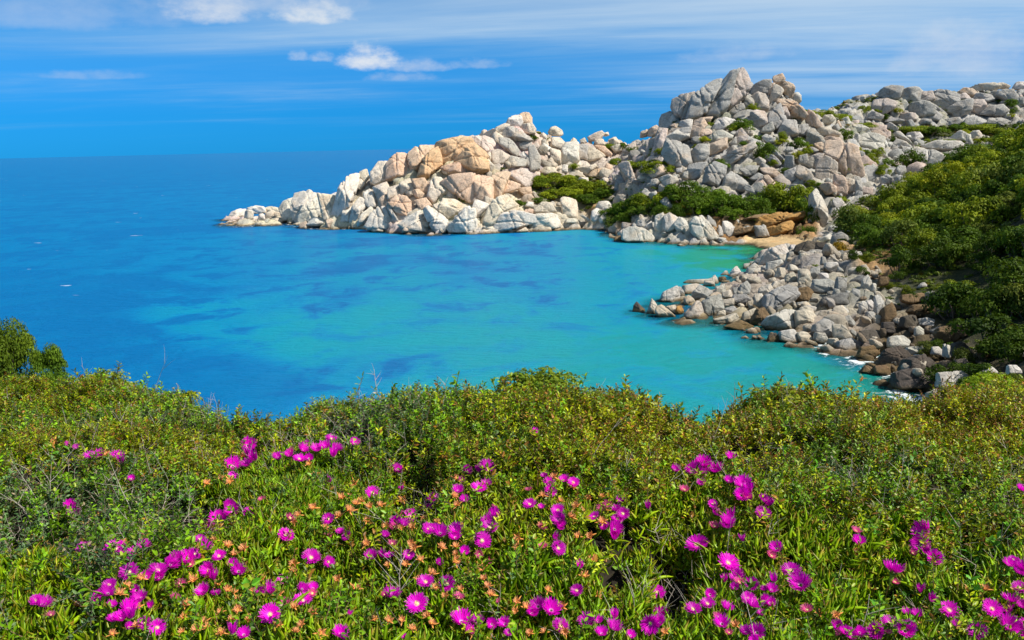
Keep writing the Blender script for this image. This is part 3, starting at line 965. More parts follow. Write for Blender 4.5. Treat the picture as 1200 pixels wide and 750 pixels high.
(735, 275, 5.553): """
K|dark wedge rock at the tip of the low point|38,510 45,465 65,440 110,485 105,520
C|cream split rock near the tip of the low point|130,520 160,425 190,455 190,500 150,535
C||190,500 200,470 230,460 305,525 300,550 210,550
W|jointed pale slab along the low point's crest|215,440 235,380 320,340 360,430 300,455
G||330,345 355,335 375,400 355,425
C||255,470 310,460 330,490 310,515
Y|ochre boulder in a wet pocket of the low point|315,500 325,470 360,460 365,505 335,520
C||360,370 370,335 460,320 500,340 420,400 380,400
G|slanted slab with a bright top and shaded side|420,440 430,380 480,330 550,375 500,430
W||370,310 400,295 520,290 500,320 400,325
C||500,330 510,300 560,280 570,340 530,350
C||560,330 560,275 580,265 595,325
B||595,310 600,275 640,275 650,300 620,320
R|shell shaped split rock by the water|385,545 380,510 450,440 490,435 505,550 450,555
G|large squarish grey block of the low point|510,520 495,440 540,410 615,390 620,480 550,540
W||575,380 580,345 630,325 640,370 620,390
C||620,410 625,375 670,360 690,405
C||630,470 625,425 690,415 690,455
G||730,390 740,330 780,305 805,340 790,385
G||690,390 690,350 725,345 725,395
G||695,440 700,395 770,390 800,420 760,445
G||640,520 640,480 690,465 715,490 700,520
C||575,535 600,500 635,490 635,530
C||580,580 570,550 700,515 740,550 650,590
W|pointed white rock on the low point's crest|645,280 680,240 715,195 740,265 700,285
W||600,270 640,235 680,235 650,270
G||755,230 760,190 800,185 780,220
C||700,315 710,275 745,275 740,310
C||750,300 760,265 833,260 833,280 790,310
C||745,560 760,510 833,480 833,570
B|low brown shelf at the water's edge|640,600 740,560 833,600 800,620 700,625
""",
(860, 270, 5.0): """
W|big leaning slab where the low point meets the cove|155,200 175,150 210,110 300,80 310,130 230,180
G||115,190 160,140 195,120 165,200
G||300,80 335,80 330,130 305,140
W||335,85 365,85 370,130 335,130
W||195,230 200,190 270,175 280,200 220,240
G||160,235 165,210 200,205 195,240
G||305,190 320,130 345,130 355,190
C||385,190 390,140 420,135 420,190
C||420,180 420,140 440,140 445,180
W||80,260 85,220 120,195 160,225 150,255
G|great round boulder with a shaded left face|185,430 195,380 260,345 315,325 355,340 370,380 330,430 250,465 200,460
B||375,410 370,345 430,335 480,360 430,410
W|big pale humped boulder near the shore|185,545 210,510 300,470 370,470 385,540 320,590 230,590
B||105,540 140,470 185,455 210,500 180,560 130,570
C||370,560 370,480 430,470 485,500 470,550 410,570
W|round pale boulder standing at the water|275,640 280,595 350,585 390,620 380,650 310,660
K||195,660 210,615 245,605 270,640 260,660
C||385,650 380,600 430,600 460,640 440,660
G|layered grey hump among the near boulders|465,590 470,560 530,525 590,540 600,600 580,630 500,610
C||590,620 590,545 640,555 690,620 640,640
G||470,640 480,600 530,605 550,640 520,660
C||545,680 560,635 620,635 630,660 590,690
G|flat dark boulder by the near surf|605,690 620,650 690,635 740,660 730,690 660,710
W||490,290 500,250 550,250 560,290
G|jointed grey bluff above the near boulders|470,350 480,290 560,290 600,320 600,360 520,365
G||600,330 610,280 660,290 650,380 610,380
G||580,400 590,345 620,350 620,400
G||655,390 665,350 690,360 680,390
G||690,380 700,335 735,350 735,390
G||445,270 455,225 500,215 500,260 470,280
G||510,200 515,155 540,160 540,200
W||540,215 545,190 600,190 610,220 570,245
W||610,240 612,205 642,242
C||500,500 520,470 570,475 620,510 570,530
G||650,510 680,500 715,540 690,560 650,540
G||680,600 690,580 720,590 710,620
K|dark brown overhanging rock by the beach|360,130 380,80 430,65 480,70 480,120 420,130
K||480,130 490,70 560,80 560,110
W||480,65 560,20 590,25 580,50 520,68
W||400,455 430,440 480,450 470,475 410,470
G||380,450 370,425 430,415 440,440
G||560,450 540,390 580,400 590,450
W||620,490 600,460 640,440 680,480
C||210,340 240,300 290,290 300,320 260,340
C||150,370 160,330 210,320 230,350 190,380
C||120,430 125,380 170,370 180,420 150,450
C||300,300 310,260 350,250 370,290 340,310
C||380,310 385,270 430,260 450,290 420,320
C||240,270 260,220 300,225 300,265 270,280
C||320,240 330,200 370,200 375,235
C||100,330 110,290 150,270 160,310 140,340
""",
(980, 310, 4.686): """
W||135,280 130,220 150,205 165,215 165,290
W||170,250 170,205 200,195 215,245 190,260
G||165,300 170,260 210,260 215,300
W|pale upright cluster rock below the hillside|215,280 220,180 250,170 260,220 240,290
C||245,300 260,220 290,240 290,290
C||270,220 285,190 310,210 300,250
W|pale upright pillar rock at the slope's foot|140,140 150,80 175,60 190,100 185,150
B||230,120 240,70 280,70 280,110
W||195,150 200,105 220,105 215,150
G|square grey boulder left of the lime green bush|500,200 500,155 530,150 565,165 550,210
G||440,130 470,100 505,90 490,125
W|smooth pale boulder under the hillside|455,330 460,300 500,295 535,305 520,345
W||432,390 435,350 460,340 480,355 470,390
B||360,190 370,170 480,155 490,200 420,215 370,205
B||400,260 430,225 540,225 550,260 480,285 420,280
K||355,340 370,290 440,280 450,340 410,360
K||255,370 260,320 310,320 320,370
K||135,430 140,370 210,360 230,410 190,440
W|pale flat layered rock among dark ledges|290,450 300,400 370,390 400,420 380,450
W||380,480 400,455 460,450 460,480 410,495
W||465,485 470,450 490,445 510,490
W||525,490 530,455 575,450 575,500
W||585,500 590,445 605,440 605,510
W||607,505 607,445 628,445 625,510
K|big dark brown ledge above the surf|330,665 335,600 400,580 500,590 550,640 480,682 370,682
K||370,600 400,530 480,505 550,560 545,640 470,610
K||250,520 280,470 350,450 400,500 360,550 270,560
W|pale angular rock with a raised point by the surf|565,660 570,600 600,610 700,590 710,620 650,670 590,690
K||580,600 620,565 660,565 660,595 600,605
K||670,580 670,530 710,520 740,560 720,600
W||780,600 850,560 880,590 840,620
W||945,600 950,555 1000,550 1015,595
W||990,500 1031,465 1041,510
B||215,600 220,560 270,555 305,590 280,610
B||120,500 140,460 200,450 230,490 180,530
B||140,590 170,555 220,580 200,610
B|mossy brown ledge below the dark thicket|550,380 570,350 700,320 740,340 720,380 640,420 570,410
B||780,490 800,430 830,425 840,500 800,520
K||640,500 650,440 700,430 740,480 720,520
"""}
LEDGES = {(840, 210, 7.06): """
B|brown earthy bank face behind the layered ledges|60,400 130,300 300,240 420,290 430,400 330,500 130,500
Y|ochre earthy bank face over the small beach|370,420 420,300 560,270 720,270 720,380 600,480 420,500
B|long sandstone ledge under the cove shrubs|140,360 300,300 400,290 410,330 260,360 150,370
B|brown ledge at the bottom left of the layered bank|140,470 150,420 290,390 310,430 200,450
Y|bright ochre lower ledge over the beach|400,470 410,410 600,350 630,380 600,430 480,470
Y|broad ochre overhang above the beach|390,420 400,340 560,300 710,270 690,340 600,350 420,410
B|flat brown stone lying on the beach|720,480 740,455 810,455 820,480
G|grey foot rock inside the layered bank|330,480 310,390 390,380 430,480
B|brown wedge at the right end of the ochre bank|640,450 650,400 690,370 700,450
C|long pale slab lying behind the beach|840,490 970,450 970,470 860,510
C|tilted cream ledge on the slope above the beach|1090,420 1200,350 1200,380 1110,430
"""}
COL = {'W': (0.70, 0.65, 0.565), 'C': (0.66, 0.56, 0.425), 'P': (0.66, 0.445, 0.295), 'O': (0.66, 0.44, 0.255), 'G': (0.35, 0.34, 0.315), 'K': (0.12, 0.10, 0.08), 'B': (0.22, 0.145, 0.075), 'Y': (0.42, 0.235, 0.075), 'R': (0.54, 0.43, 0.365)}
WORD = {'W': 'pale whitish', 'C': 'cream', 'P': 'peach', 'O': 'orange', 'G': 'grey', 'K': 'dark brown', 'B': 'brown', 'Y': 'ochre', 'R': 'pinkish grey'}

def hull(P):
    P = sorted(map(tuple, P))
    def half(pts):
        h = []
        for p in pts:
            while len(h) > 1 and (h[-1][0] - h[-2][0]) * (p[1] - h[-2][1]) - (h[-1][1] - h[-2][1]) * (p[0] - h[-2][0]) <= 0:
                h.pop()
            h.append(p)
        return h[:-1]
    return np.array(half(P) + half(P[::-1]))

def rock_shape(uv, depth, sub, r, p=13.0, rough=0.05, cracks=2, bias=-0.05):
    """a rounded, jointed block: the blend of the planes that bound it. uv: outline in metres about its centre (u right, v up)"""
    hl = hull(uv)
    hw = np.abs(hl).max(0)
    planes = []
    for a, b in zip(hl, np.roll(hl, -1, 0)):
        e = b - a
        nrm = np.array([e[1], -e[0]]) / (np.hypot(*e) + 1e-9)
        dd = nrm @ a
        if dd < 0.05 * hw.min():
            continue
        for sgn in (1, -1):
            tl = r.uniform(0.03, 0.35)
            n3 = np.array([nrm[0], nrm[1], sgn * tl])
            k = np.linalg.norm(n3)
            planes.append((n3 / k, dd / k))
    for _ in range(4):
        n3 = np.array([r.normal(bias, 0.42), r.normal(0.28, 0.38), -1.0])
        k = np.linalg.norm(n3)
        planes.append((n3 / k, depth * r.uniform(0.72, 1.0) / k))
    planes.append((np.array([0, 0, 1.0]), depth))
    N = np.array([q[0] for q in planes])
    Dp = np.array([q[1] for q in planes])
    Vi, Fi = ico(sub)
    q = Vi * np.array([hw[0], hw[1], depth])
    s = np.maximum(q @ N.T, 0) / Dp
    rad = (s ** p).sum(1) ** (-1 / p)
    Pt = q * rad[:, None]
    size = (hw[0] * hw[1] * depth) ** (1 / 3)
    nrm = Pt / (np.linalg.norm(Pt, axis=1, keepdims=True) + 1e-9)
    off = r.uniform(0, 500, 3)
    rdg = 1 - np.abs(vnoise(Pt / size * 3.2 + off, 17)) * 2
    disp = rough * size * (0.45 * fbm(Pt / size * 1.1 + off, 5, 4, 0.6) - 0.35 * np.clip(rdg, 0, 1) ** 3)
    for _ in range(cracks):
        cn = r.normal(size=3) * np.array([1, 0.8, 0.3])
        cn /= np.linalg.norm(cn)
        dist = Pt @ cn - r.uniform(-0.45, 0.45) * size + 0.10 * size * vnoise(Pt / size * 1.3 + off, 9)
        wd = (0.045 if sub >= 4 else 0.08) * size
        disp -= 0.11 * size * np.exp(-(dist / wd) ** 2)
    # weathered hollows
    hol = vnoise(Pt / size * 2.4 + off * 0.7, 13)
    disp -= 0.16 * size * np.clip(hol - 0.55, 0, 1)
    return Pt + nrm * disp[:, None], Fi

rocks_info = []      # for labels: dict(obj, px, py, w, h, col, lm)
def build_rock(poly_px, colk, lm, r, name='granite_boulder', sharp=1.0, depth_k=0.85):
    P = np.asarray(poly_px, float)
    c = (P.min(0) + P.max(0)) / 2
    cen = P.mean(0) * 0.5 + c * 0.5
    bot = P[:, 1].max()
    hgt = bot - P[:, 1].min()
    Yc = hit(cen[0], min(cen[1] + 0.10 * hgt, bot - 0.3))
    Yb = hit(cen[0], bot)
    k = 0
    while Yb is None and k < 80:
        k += 1
        Yb = hit(cen[0], bot + k)
    Yb = Yb or 230.0
    if Yc is None or Yc > Yb + 30:
        Yc = Yb + 2.0
    Y = 0.45 * Yb + 0.55 * Yc
    org = at_y(cen[0], cen[1], Y)
    D = (org - CAM) @ FWD
    mpp = D / F
    uv = np.stack([(P[:, 0] - cen[0]) * mpp, -(P[:, 1] - cen[1]) * mpp], 1)
    # corners are rounded off by the blend of planes, so open the outline a little
    uv *= 1.22
    half = np.sqrt(np.ptp(uv[:, 0]) * np.ptp(uv[:, 1])) / 2
    depth = half * r.uniform(0.75, 1.05) * depth_k
    wpx = np.sqrt(np.ptp(P[:, 0]) * np.ptp(P[:, 1]))
    sub = 5 if wpx > 24 else 4 if wpx > 11 else 3
    V, Fi = rock_shape(uv, depth, sub, r, p=r.uniform(60, 120) * sharp, rough=r.uniform(0.045, 0.085) * (2.6 if name == 'sandstone_ledge' else 1.0), cracks=int(np.clip(wpx / 7, 0, 5)), bias=-0.40 if (cen[0] > 735 and cen[1] < 240) else 0.05)
    Wd = V[:, :1] * RT + V[:, 1:2] * UPV + V[:, 2:3] * FWD
    me = mesh_from(name, Wd, Fi, M_ROCK)
    base = np.array(COL[colk]) * (0.80 if Y < 134 and cen[1] > 284 else 1.0) * r.uniform(0.92, 1.08) * np.array([1, r.uniform(0.97, 1.03), r.uniform(0.94, 1.06)])
    zone_mean = np.array([0.47, 0.44, 0.385]) if (Y < 134 and cen[1] > 284) else np.array([0.42, 0.385, 0.335]) if cen[0] > 722 else np.array([0.68, 0.585, 0.47])
    if colk in 'WCPRG':
        kb = 0.18 if colk == 'P' and cen[0] < 722 else 0.5 if cen[0] > 722 and Y > 134 else 0.38
        base = base * (1 - kb) + zone_mean * kb
    o = link(name, me, org + FWD * (depth * 0.05 + (4.5 if lm and 'earthy' in lm else 0.0)), color=np.clip(base, 0, 0.8), cat='boulder' if name == 'granite_boulder' else 'rock ledge')
    rocks_info.append(dict(o=o, px=cen[0], py=cen[1], w=np.ptp(P[:, 0]), h=hgt, col=colk, lm=lm, Y=Y))
    return o

def parse(tab):
    for (ox, oy, s), txt in tab.items():
        for ln in txt.strip().splitlines():
            c, lm, pts = ln.split('|')
            P = np.array([[float(v) for v in q.split(',')] for q in pts.split()])
            yield c, lm, P / s + np.array([ox, oy])

rr = np.random.default_rng(21)
for c, lm, P in parse(ROCKS):
    build_rock(P, c, lm, rr)
for c, lm, P in parse(LEDGES):
    build_rock(P, c, lm, rr, name='sandstone_ledge', depth_k=0.45 if 'earthy' in lm else 1.5, sharp=0.6)

# ---- the broken bedrock between the named boulders: blocks too many and too jammed together to count
hero_poly = [P for c, lm, P in parse(ROCKS)]
hp_box = np.array([[P[:, 0].min(), P[:, 0].max(), P[:, 1].min(), P[:, 1].max()] for P in hero_poly])
fv, ff, fc_, placed, fo_ = [], [], [], [], 0
cand = np.column_stack([rr.uniform(-72, 215, 26000), rr.uniform(66, 335, 26000)])
czz = terr(cand[:, 0], cand[:, 1], ZG0)
cpj = project(np.column_stack([cand, czz]))
def gval(a, x, y):
    return a.reshape(QX.shape)[int(np.clip(round((y - GY0) / GS), 0, len(gy) - 1)), int(np.clip(round((x - GX0) / GS), 0, len(gx) - 1))]
for (x_, y_), z_, (qx_, qy_, qd_) in zip(cand, czz, cpj):
    if len(placed) >= 330:
        break
    if z_ < 0.2 or qx_ < 240 or qx_ > 1330 or gval(veg, x_, y_) > 0.2 or gval(sand, x_, y_) > 0.1:
        continue
    if 845 < qx_ < 985 and 258 < qy_ < 294:
        continue
    near_ = y_ < 134
    R_ = np.clip(rr.lognormal(-0.10, 0.42), 0.5, 2.3) if near_ else np.clip(rr.lognormal(0.5, 0.45), 0.8, 4.2)
    if any((x_ - a) ** 2 + (y_ - b) ** 2 < (0.72 * (R_ + c)) ** 2 for a, b, c in placed):
        continue
    inb = np.nonzero((hp_box[:, 0] < qx_) & (hp_box[:, 1] > qx_) & (hp_box[:, 2] < qy_) & (hp_box[:, 3] > qy_))[0]
    if any(poly_in(np.array([qx_]), np.array([qy_]), hero_poly[k])[0] for k in inb) and rr.uniform() < 0.8:
        continue
    placed.append((x_, y_, R_))
    k = int(rr.integers(4, 7))
    an = np.sort(np.arange(k) * 2 * np.pi / k + rr.uniform(-0.35, 0.35, k))
    uv = np.stack([np.cos(an), np.sin(an)], 1) * rr.uniform(0.8, 1.1, (k, 1)) * np.array([rr.uniform(0.7, 1.3), rr.uniform(0.8, 1.3)])
    rot = rr.normal(-0.5, 0.5)
    if near_:
        uv = uv * np.array([1.45, 0.72])
        rot = rr.normal(-0.45, 0.35)
    uv = uv @ np.array([[math.cos(rot), -math.sin(rot)], [math.sin(rot), math.cos(rot)]]) * R_
    V, Fi = rock_shape(uv, R_ * rr.uniform(0.8, 1.1), 3, rr, p=50, rough=0.05, cracks=int(rr.integers(0, 3)))
    Wd = V[:, :1] * RT + V[:, 1:2] * UPV + V[:, 2:3] * FWD + np.array([x_, y_, z_ - 0.25 * R_])
    fv.append(Wd)
    ff.append(Fi + fo_)
    fo_ += len(V)
    if near_:
        kc = 'BKG'[int(rr.integers(0, 3))] if (qx_ > 1005 and qy_ > 345) else 'CGW'[int(rr.integers(0, 3))]
        bc = np.array(COL[kc]) * rr.uniform(0.55, 0.8)
    elif qx_ > 1000:
        bc = np.array(COL['GRG'[int(rr.integers(0, 3))]]) * 0.95
    elif qx_ > 722:
        bc = np.array(COL['GRWGC'[int(rr.integers(0, 5))]]) * 0.4 + np.array([0.42, 0.385, 0.335]) * 0.5
    else:
        bc = np.array(COL['CPWRC'[int(rr.integers(0, 5))]]) * 0.5 + np.array([0.66, 0.565, 0.45]) * 0.45
    bc = bc * rr.uniform(0.86, 1.06)
    fc_.append(np.tile([*bc, 1], (len(V), 1)))
me = mesh_from('bedrock_blocks', np.concatenate(fv), np.concatenate(ff), M_LAND)
vattr(me, 'ground', np.concatenate(fc_), 'FLOAT_COLOR')
link('bedrock_blocks', me, kind='stuff')
print('bedrock blocks', len(placed))

# ---- labels that single each boulder out: by its colour and shape and by the named neighbour it lies next to
def zone_of(px, py, Y):
    if Y < 134 and px < 1010 and py > 284:
        return 'on the low rocky point'
    if px > 985 and py > 284:
        return 'on the near right shore'
    if px > 1000:
        return 'on the far right ridge' if py < 150 else 'on the right terrace'
    if px > 722:
        return 'on the tall massif' if py < 235 else 'on the cove shore'
    return 'on the far headland'

LMS = [q for q in rocks_info if q['lm']]
used = set()
def put(q, cands):
    for lab in cands:
        lab = ' '.join(lab.split())
        if lab not in used and 4 <= len(lab.split()) <= 16:
            used.add(lab)
            q['o']['label'] = lab
            return True
    return False
ORD = ['', 'second', 'third', 'fourth', 'fifth', 'sixth', 'seventh', 'eighth']
def count_from(q, peers, marks, words, same):
    """last resort: which one it is, counted outwards from a thing one can find"""
    cands = []
    for L in marks:
        d0 = rel(q, L, False)
        row = sorted((p for p in peers if p is not L and same(p) and rel(p, L, False) == d0), key=lambda p: math.hypot(p['px'] - L['px'], p['py'] - L['py']))
        k = next(i for i, p in enumerate(row) if p is q)
        if k < 8:
            cands.append(f"{ORD[k] if k else 'nearest'} {words} {d0} the {L['lm']}")
    return put(q, cands)
for q in LMS:
    lab = q['lm']
    if len(lab.split()) < 4:
        lab += ' ' + zone_of(q['px'], q['py'], q['Y'])
    used.add(lab)
    q['o']['label'] = lab
def shape_word(q):
    a = q['w'] / max(q['h'], 0.1)
    return 'long low' if a > 2.1 else 'upright' if a < 0.72 else 'broad' if a > 1.45 else 'rounded'
def size_word(q):
    s = math.sqrt(q['w'] * q['h'])
    return 'large' if s > 19 else 'small' if s < 8.5 else ''
def rel(q, L, fine):
    dx, dy = q['px'] - L['px'], q['py'] - L['py']
    rx, ry = (q['w'] + L['w']) / 2, (q['h'] + L['h']) / 2
    dist = max(abs(dx) - rx, abs(dy) - ry)
    near = 'touching, ' if False else ''
    adv = 'just ' if dist < 4 else '' if dist < 16 else 'well '
    if not fine:
        adv = ''
    if abs(dx) > 1.6 * abs(dy):
        d = 'right of' if dx > 0 else 'left of'
    elif abs(dy) > 1.6 * abs(dx):
        d = 'below' if dy > 0 else 'above'
    else:
        d = ('below and ' if dy > 0 else 'above and ') + ('right of' if dx > 0 else 'left of')
    return adv + d
for q in rocks_info:
    if q['lm']:
        continue
    near = sorted(LMS, key=lambda L: (L['px'] - q['px']) ** 2 + (L['py'] - q['py']) ** 2)[:6]
    noun = 'boulder' if q['w'] * q['h'] > 90 else 'rock'
    cands = []
    for L in near:
        for fine in (False, True):
            for sz in (False, True):
                cands.append(f"{size_word(q) if sz else ''} {shape_word(q)} {WORD[q['col']]} {noun} {rel(q, L, fine)} the {L['lm']}")
    if not put(q, cands) and not count_from(q, rocks_info, near, f"{WORD[q['col']]} rock", lambda p: p['col'] == q['col']):
        q['o']['label'] = f"{WORD[q['col']]} {noun} {zone_of(q['px'], q['py'], q['Y'])}"
for q in rocks_info:
    q['o']['group'] = 'granite boulders ' + zone_of(q['px'], q['py'], q['Y']) if q['o']['category'] == 'boulder' else 'sandstone ledges above the beach'

# ---- rubble: thousands of small stones between the boulders (nobody could count them)
def instancer(name, pts, rot, scl, idx, srcs, tint=None, kind='stuff'):
    """one object whose geometry nodes set copies of the source meshes on points"""
    col = bpy.data.collections.new(name + ' sources')
    for i, me in enumerate(srcs):
        so = bpy.data.objects.new(f'{name}_source_{i:02d}', me)
        col.objects.link(so)
    me = bpy.data.meshes.new(name)
    me.vertices.add(len(pts))
    me.vertices.foreach_set('co', np.asarray(pts, np.float32).ravel())
    vattr(me, 'rot', rot, 'FLOAT_VECTOR')
    vattr(me, 'scl', scl, 'FLOAT_VECTOR')
    a = me.attributes.new('idx', 'INT', 'POINT')
    a.data.foreach_set('value', np.asarray(idx, np.int32))
    if tint is not None:
        vattr(me, 'tint', np.column_stack([tint, np.ones(len(pts))]), 'FLOAT_COLOR')
    o = link(name, me, kind=kind)
    ng = bpy.data.node_groups.new(name, 'GeometryNodeTree')
    ng.interface.new_socket('Geometry', in_out='INPUT', socket_type='NodeSocketGeometry')
    ng.interface.new_socket('Geometry', in_out='OUTPUT', socket_type='NodeSocketGeometry')
    N, L = ng.nodes, ng.links
    gi, go = N.new('NodeGroupInput'), N.new('NodeGroupOutput')
    ci = N.new('GeometryNodeCollectionInfo')
    ci.inputs['Collection'].default_value = col
    ci.inputs['Separate Children'].default_value = True
    ci.inputs['Reset Children'].default_value = True
    ip = N.new('GeometryNodeInstanceOnPoints')
    ip.inputs['Pick Instance'].default_value = True
    def na(nm, dt):
        q = N.new('GeometryNodeInputNamedAttribute')
        q.data_type = dt
        q.inputs['Name'].default_value = nm
        return q.outputs['Attribute']
    e2r = N.new('FunctionNodeEulerToRotation')
    L.new(na('rot', 'FLOAT_VECTOR'), e2r.inputs[0])
    L.new(gi.outputs[0], ip.inputs['Points'])
    L.new(ci.outputs[0], ip.inputs['Instance'])
    L.new(na('idx', 'INT'), ip.inputs['Instance Index'])
    L.new(e2r.outputs[0], ip.inputs['Rotation'])
    L.new(na('scl', 'FLOAT_VECTOR'), ip.inputs['Scale'])
    L.new(ip.outputs[0], go.inputs[0])
    md = o.modifiers.new('scatter', 'NODES')
    md.node_group = ng
    return o

M_RUB = rock_mat('rubble granite')
# rubble takes its colour from its place
for nd in list(M_RUB.node_tree.nodes):
    if nd.type == 'OBJECT_INFO':
        at = M_RUB.node_tree.nodes.new('ShaderNodeAttribute')
        at.attribute_type = 'INSTANCER'
        at.attribute_name = 'tint'
        for l in list(nd.outputs['Color'].links):
            M_RUB.node_tree.links.new(at.outputs['Color'], l.to_socket)
rub_src = []
for i in range(10):
    k = rr.integers(5, 8)
    an = np.sort(rr.uniform(0, 2 * np.pi, k))
    uv = np.stack([np.cos(an), np.sin(an)], 1) * rr.uniform(0.75, 1.15, (k, 1))
    uv = np.concatenate([uv, [[0.7, 0.5], [-0.7, 0.5], [0.7, -0.5], [-0.7, -0.5]]])
    V, Fi = rock_shape(uv, rr.uniform(0.7, 1.0), 3, rr, p=45, rough=0.06, cracks=1)
    rub_src.append(mesh_from('rubble_stone', V, Fi, M_RUB))
n = 60000
rp = np.column_stack([rr.uniform(-72, 215, n), rr.uniform(62, 335, n)])
rz = terr(rp[:, 0], rp[:, 1])
P3 = np.column_stack([rp, rz])
pj = project(P3)
def gridval(a, x, y):
    return a.reshape(QX.shape)[np.clip(((y - GY0) / GS).round().astype(int), 0, len(gy) - 1), np.clip(((x - GX0) / GS).round().astype(int), 0, len(gx) - 1)]
vg = gridval(veg, rp[:, 0], rp[:, 1])
sdv = gridval(sand, rp[:, 0], rp[:, 1])
ok = (rz > -0.5) & (vg < 0.25) & (sdv < 0.2) & (pj[:, 0] > -150) & (pj[:, 0] < 1400)
nearshore = (rp[:, 1] < 135)
clump = vnoise(np.column_stack([rp * 0.12, rp[:, :1] * 0]), 41)
ok &= (rr.uniform(0, 1, n) < np.where(nearshore, np.where(pj[:, 0] < 870, 0.05, 0.28), np.where(clump > 0.2, 0.10, 0.01)))
rp, P3, pj, nearshore = rp[ok], P3[ok], pj[ok], nearshore[ok]
n = len(rp)
sz = np.where(nearshore, rr.lognormal(-0.75, 0.40, n), rr.lognormal(-0.35, 0.42, n))
sz = np.clip(sz, 0.18, 2.2)
sc3 = sz[:, None] * rr.uniform(0.7, 1.3, (n, 3))
right = np.clip((rp[:, 0] - 5) / 40, 0, 1)[:, None] * (~nearshore)[:, None]
warmc, greyc = np.array([0.45, 0.39, 0.305]), np.array([0.47, 0.45, 0.40])
tint = (warmc * (1 - right) + greyc * right) * rr.uniform(0.75, 1.15, (n, 1))
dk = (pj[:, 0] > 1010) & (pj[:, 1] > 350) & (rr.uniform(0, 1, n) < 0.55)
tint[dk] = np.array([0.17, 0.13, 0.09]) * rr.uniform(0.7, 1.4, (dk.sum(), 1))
instancer('rubble', P3 + np.array([0, 0, 1]) * (sz * 0.15)[:, None], np.column_stack([rr.normal(0.2, 0.45, n), rr.normal(0.45, 0.45, n), rr.normal(0.3, 0.7, n)]), sc3 * np.array([1.35, 1.0, 0.72]), rr.integers(0, 10, n), rub_src, tint)
print('rubble', n)
# ------------------------------------------------------------------ shrubs of the far shore
def leaf_quads(P, Nrm, size, r, aspect=0.55):
    """diamond leaves at P facing roughly Nrm"""
    n = len(P)
    nn = Nrm + r.normal(0, 0.55, (n, 3))
    nn /= np.linalg.norm(nn, axis=1, keepdims=True) + 1e-9
    a = np.cross(nn, r.normal(size=(n, 3)))
    a /= np.linalg.norm(a, axis=1, keepdims=True) + 1e-9
    b = np.cross(nn, a)
    s = size * r.uniform(0.6, 1.35, (n, 1))
    V = np.stack([P - a * s, P + b * s * aspect + nn * s * 0.2, P + a * s, P - b * s * aspect + nn * s * 0.2], 1).reshape(-1, 3)
    Fc = np.arange(4 * n).reshape(n, 4)
    return V, Fc

def crown(r, nl, leaf, lobes, flat=0.75, lo=(0.065, 0.12, 0.006), hi=(0.27, 0.36, 0.018), low=0.22, name='crown', mat=None):
    """a shrub crown of unit radius: lobes of leaves at different heights, with gaps between"""
    ps, ns, cs = [], [], []
    cen = []
    for k in range(lobes):
        a, rad = r.uniform(0, 6.28), math.sqrt(r.uniform(0.0, 1)) * 0.72
        h = flat * (0.25 + 0.75 * math.sqrt(max(0, 1 - rad * rad))) * r.uniform(low, 1.0)
        cen.append((math.cos(a) * rad, math.sin(a) * rad, h, r.uniform(0.20, 0.40)))
    for cx_, cy_, cz_, cr_ in cen:
        m_ = int(nl / lobes)
        d = r.normal(size=(m_, 3))
        d /= np.linalg.norm(d, axis=1, keepdims=True)
        d[:, 2] = np.where(d[:, 2] < -0.35, -d[:, 2], d[:, 2])
        rad = cr_ * r.uniform(0.6, 1.08, (m_, 1))
        ps.append(d * rad * np.array([1.15, 1.15, 0.75]) + np.array([cx_, cy_, cz_]))
        ns.append(d + np.array([0, 0, 0.5]))
        t_ = np.clip(r.normal(0.45, 0.2) + r.normal(0, 0.16, (m_, 1)), 0, 1)
        cs.append(np.array(lo) * (1 - t_) + np.array(hi) * t_)
    P, Nn, Cc = np.concatenate(ps), np.concatenate(ns), np.concatenate(cs)
    okk = P[:, 2] > 0.0
    P, Nn, Cc = P[okk], Nn[okk], Cc[okk]
    V, Fc = leaf_quads(P, Nn, leaf, r)
    me = mesh_from(name, V, Fc, mat or M_LEAF, smooth=False)
    vattr(me, 'leafcol', np.column_stack([np.repeat(Cc, 4, 0), np.ones(len(V))]), 'FLOAT_COLOR')
    return me

def tube(path, rads, seg=6):
    path = np.asarray(path, float)
    T = np.gradient(path, axis=0)
    T /= np.linalg.norm(T, axis=1, keepdims=True) + 1e-9
    ref = np.array([0.31, 0.17, 0.93])
    A = np.cross(T, ref)
    A /= np.linalg.norm(A, axis=1, keepdims=True) + 1e-9
    B = np.cross(T, A)
    an = np.linspace(0, 2 * np.pi, seg, endpoint=False)
    V = (path[:, None] + (np.cos(an)[None, :, None] * A[:, None] + np.sin(an)[None, :, None] * B[:, None]) * np.asarray(rads)[:, None, None]).reshape(-1, 3)
    k = len(path)
    i = np.arange(k * seg).reshape(k, seg)
    Fc = np.stack([i[:-1], np.roll(i[:-1], -1, 1), np.roll(i[1:], -1, 1), i[1:]], -1).reshape(-1, 4)
    return V, Fc

def join_geo(parts):
    V, Fq, o = [], [], 0
    for v, f in parts:
        V.append(v)
        Fq.append(np.asarray(f) + o)
        o += len(v)
    return np.concatenate(V), np.concatenate(Fq)

def stems_mesh(r, k=5):
    parts = []
    for _ in range(k):
        a = r.uniform(0, 6.28)
        e = np.array([math.cos(a) * r.uniform(0.2, 0.6), math.sin(a) * r.uniform(0.2, 0.6), r.uniform(0.35, 0.6)])
        tt = np.linspace(0, 1, 5)[:, None]
        path = tt * e + np.sin(tt * 3) * r.normal(0, 0.05, 3) + np.array([0, 0, -0.25]) * (1 - tt)
        parts.append(tube(path, 0.035 * (1.1 - tt[:, 0] * 0.8), 5))
    V, Fc = join_geo(parts)
    return mesh_from('stems', V, Fc, M_WOOD)

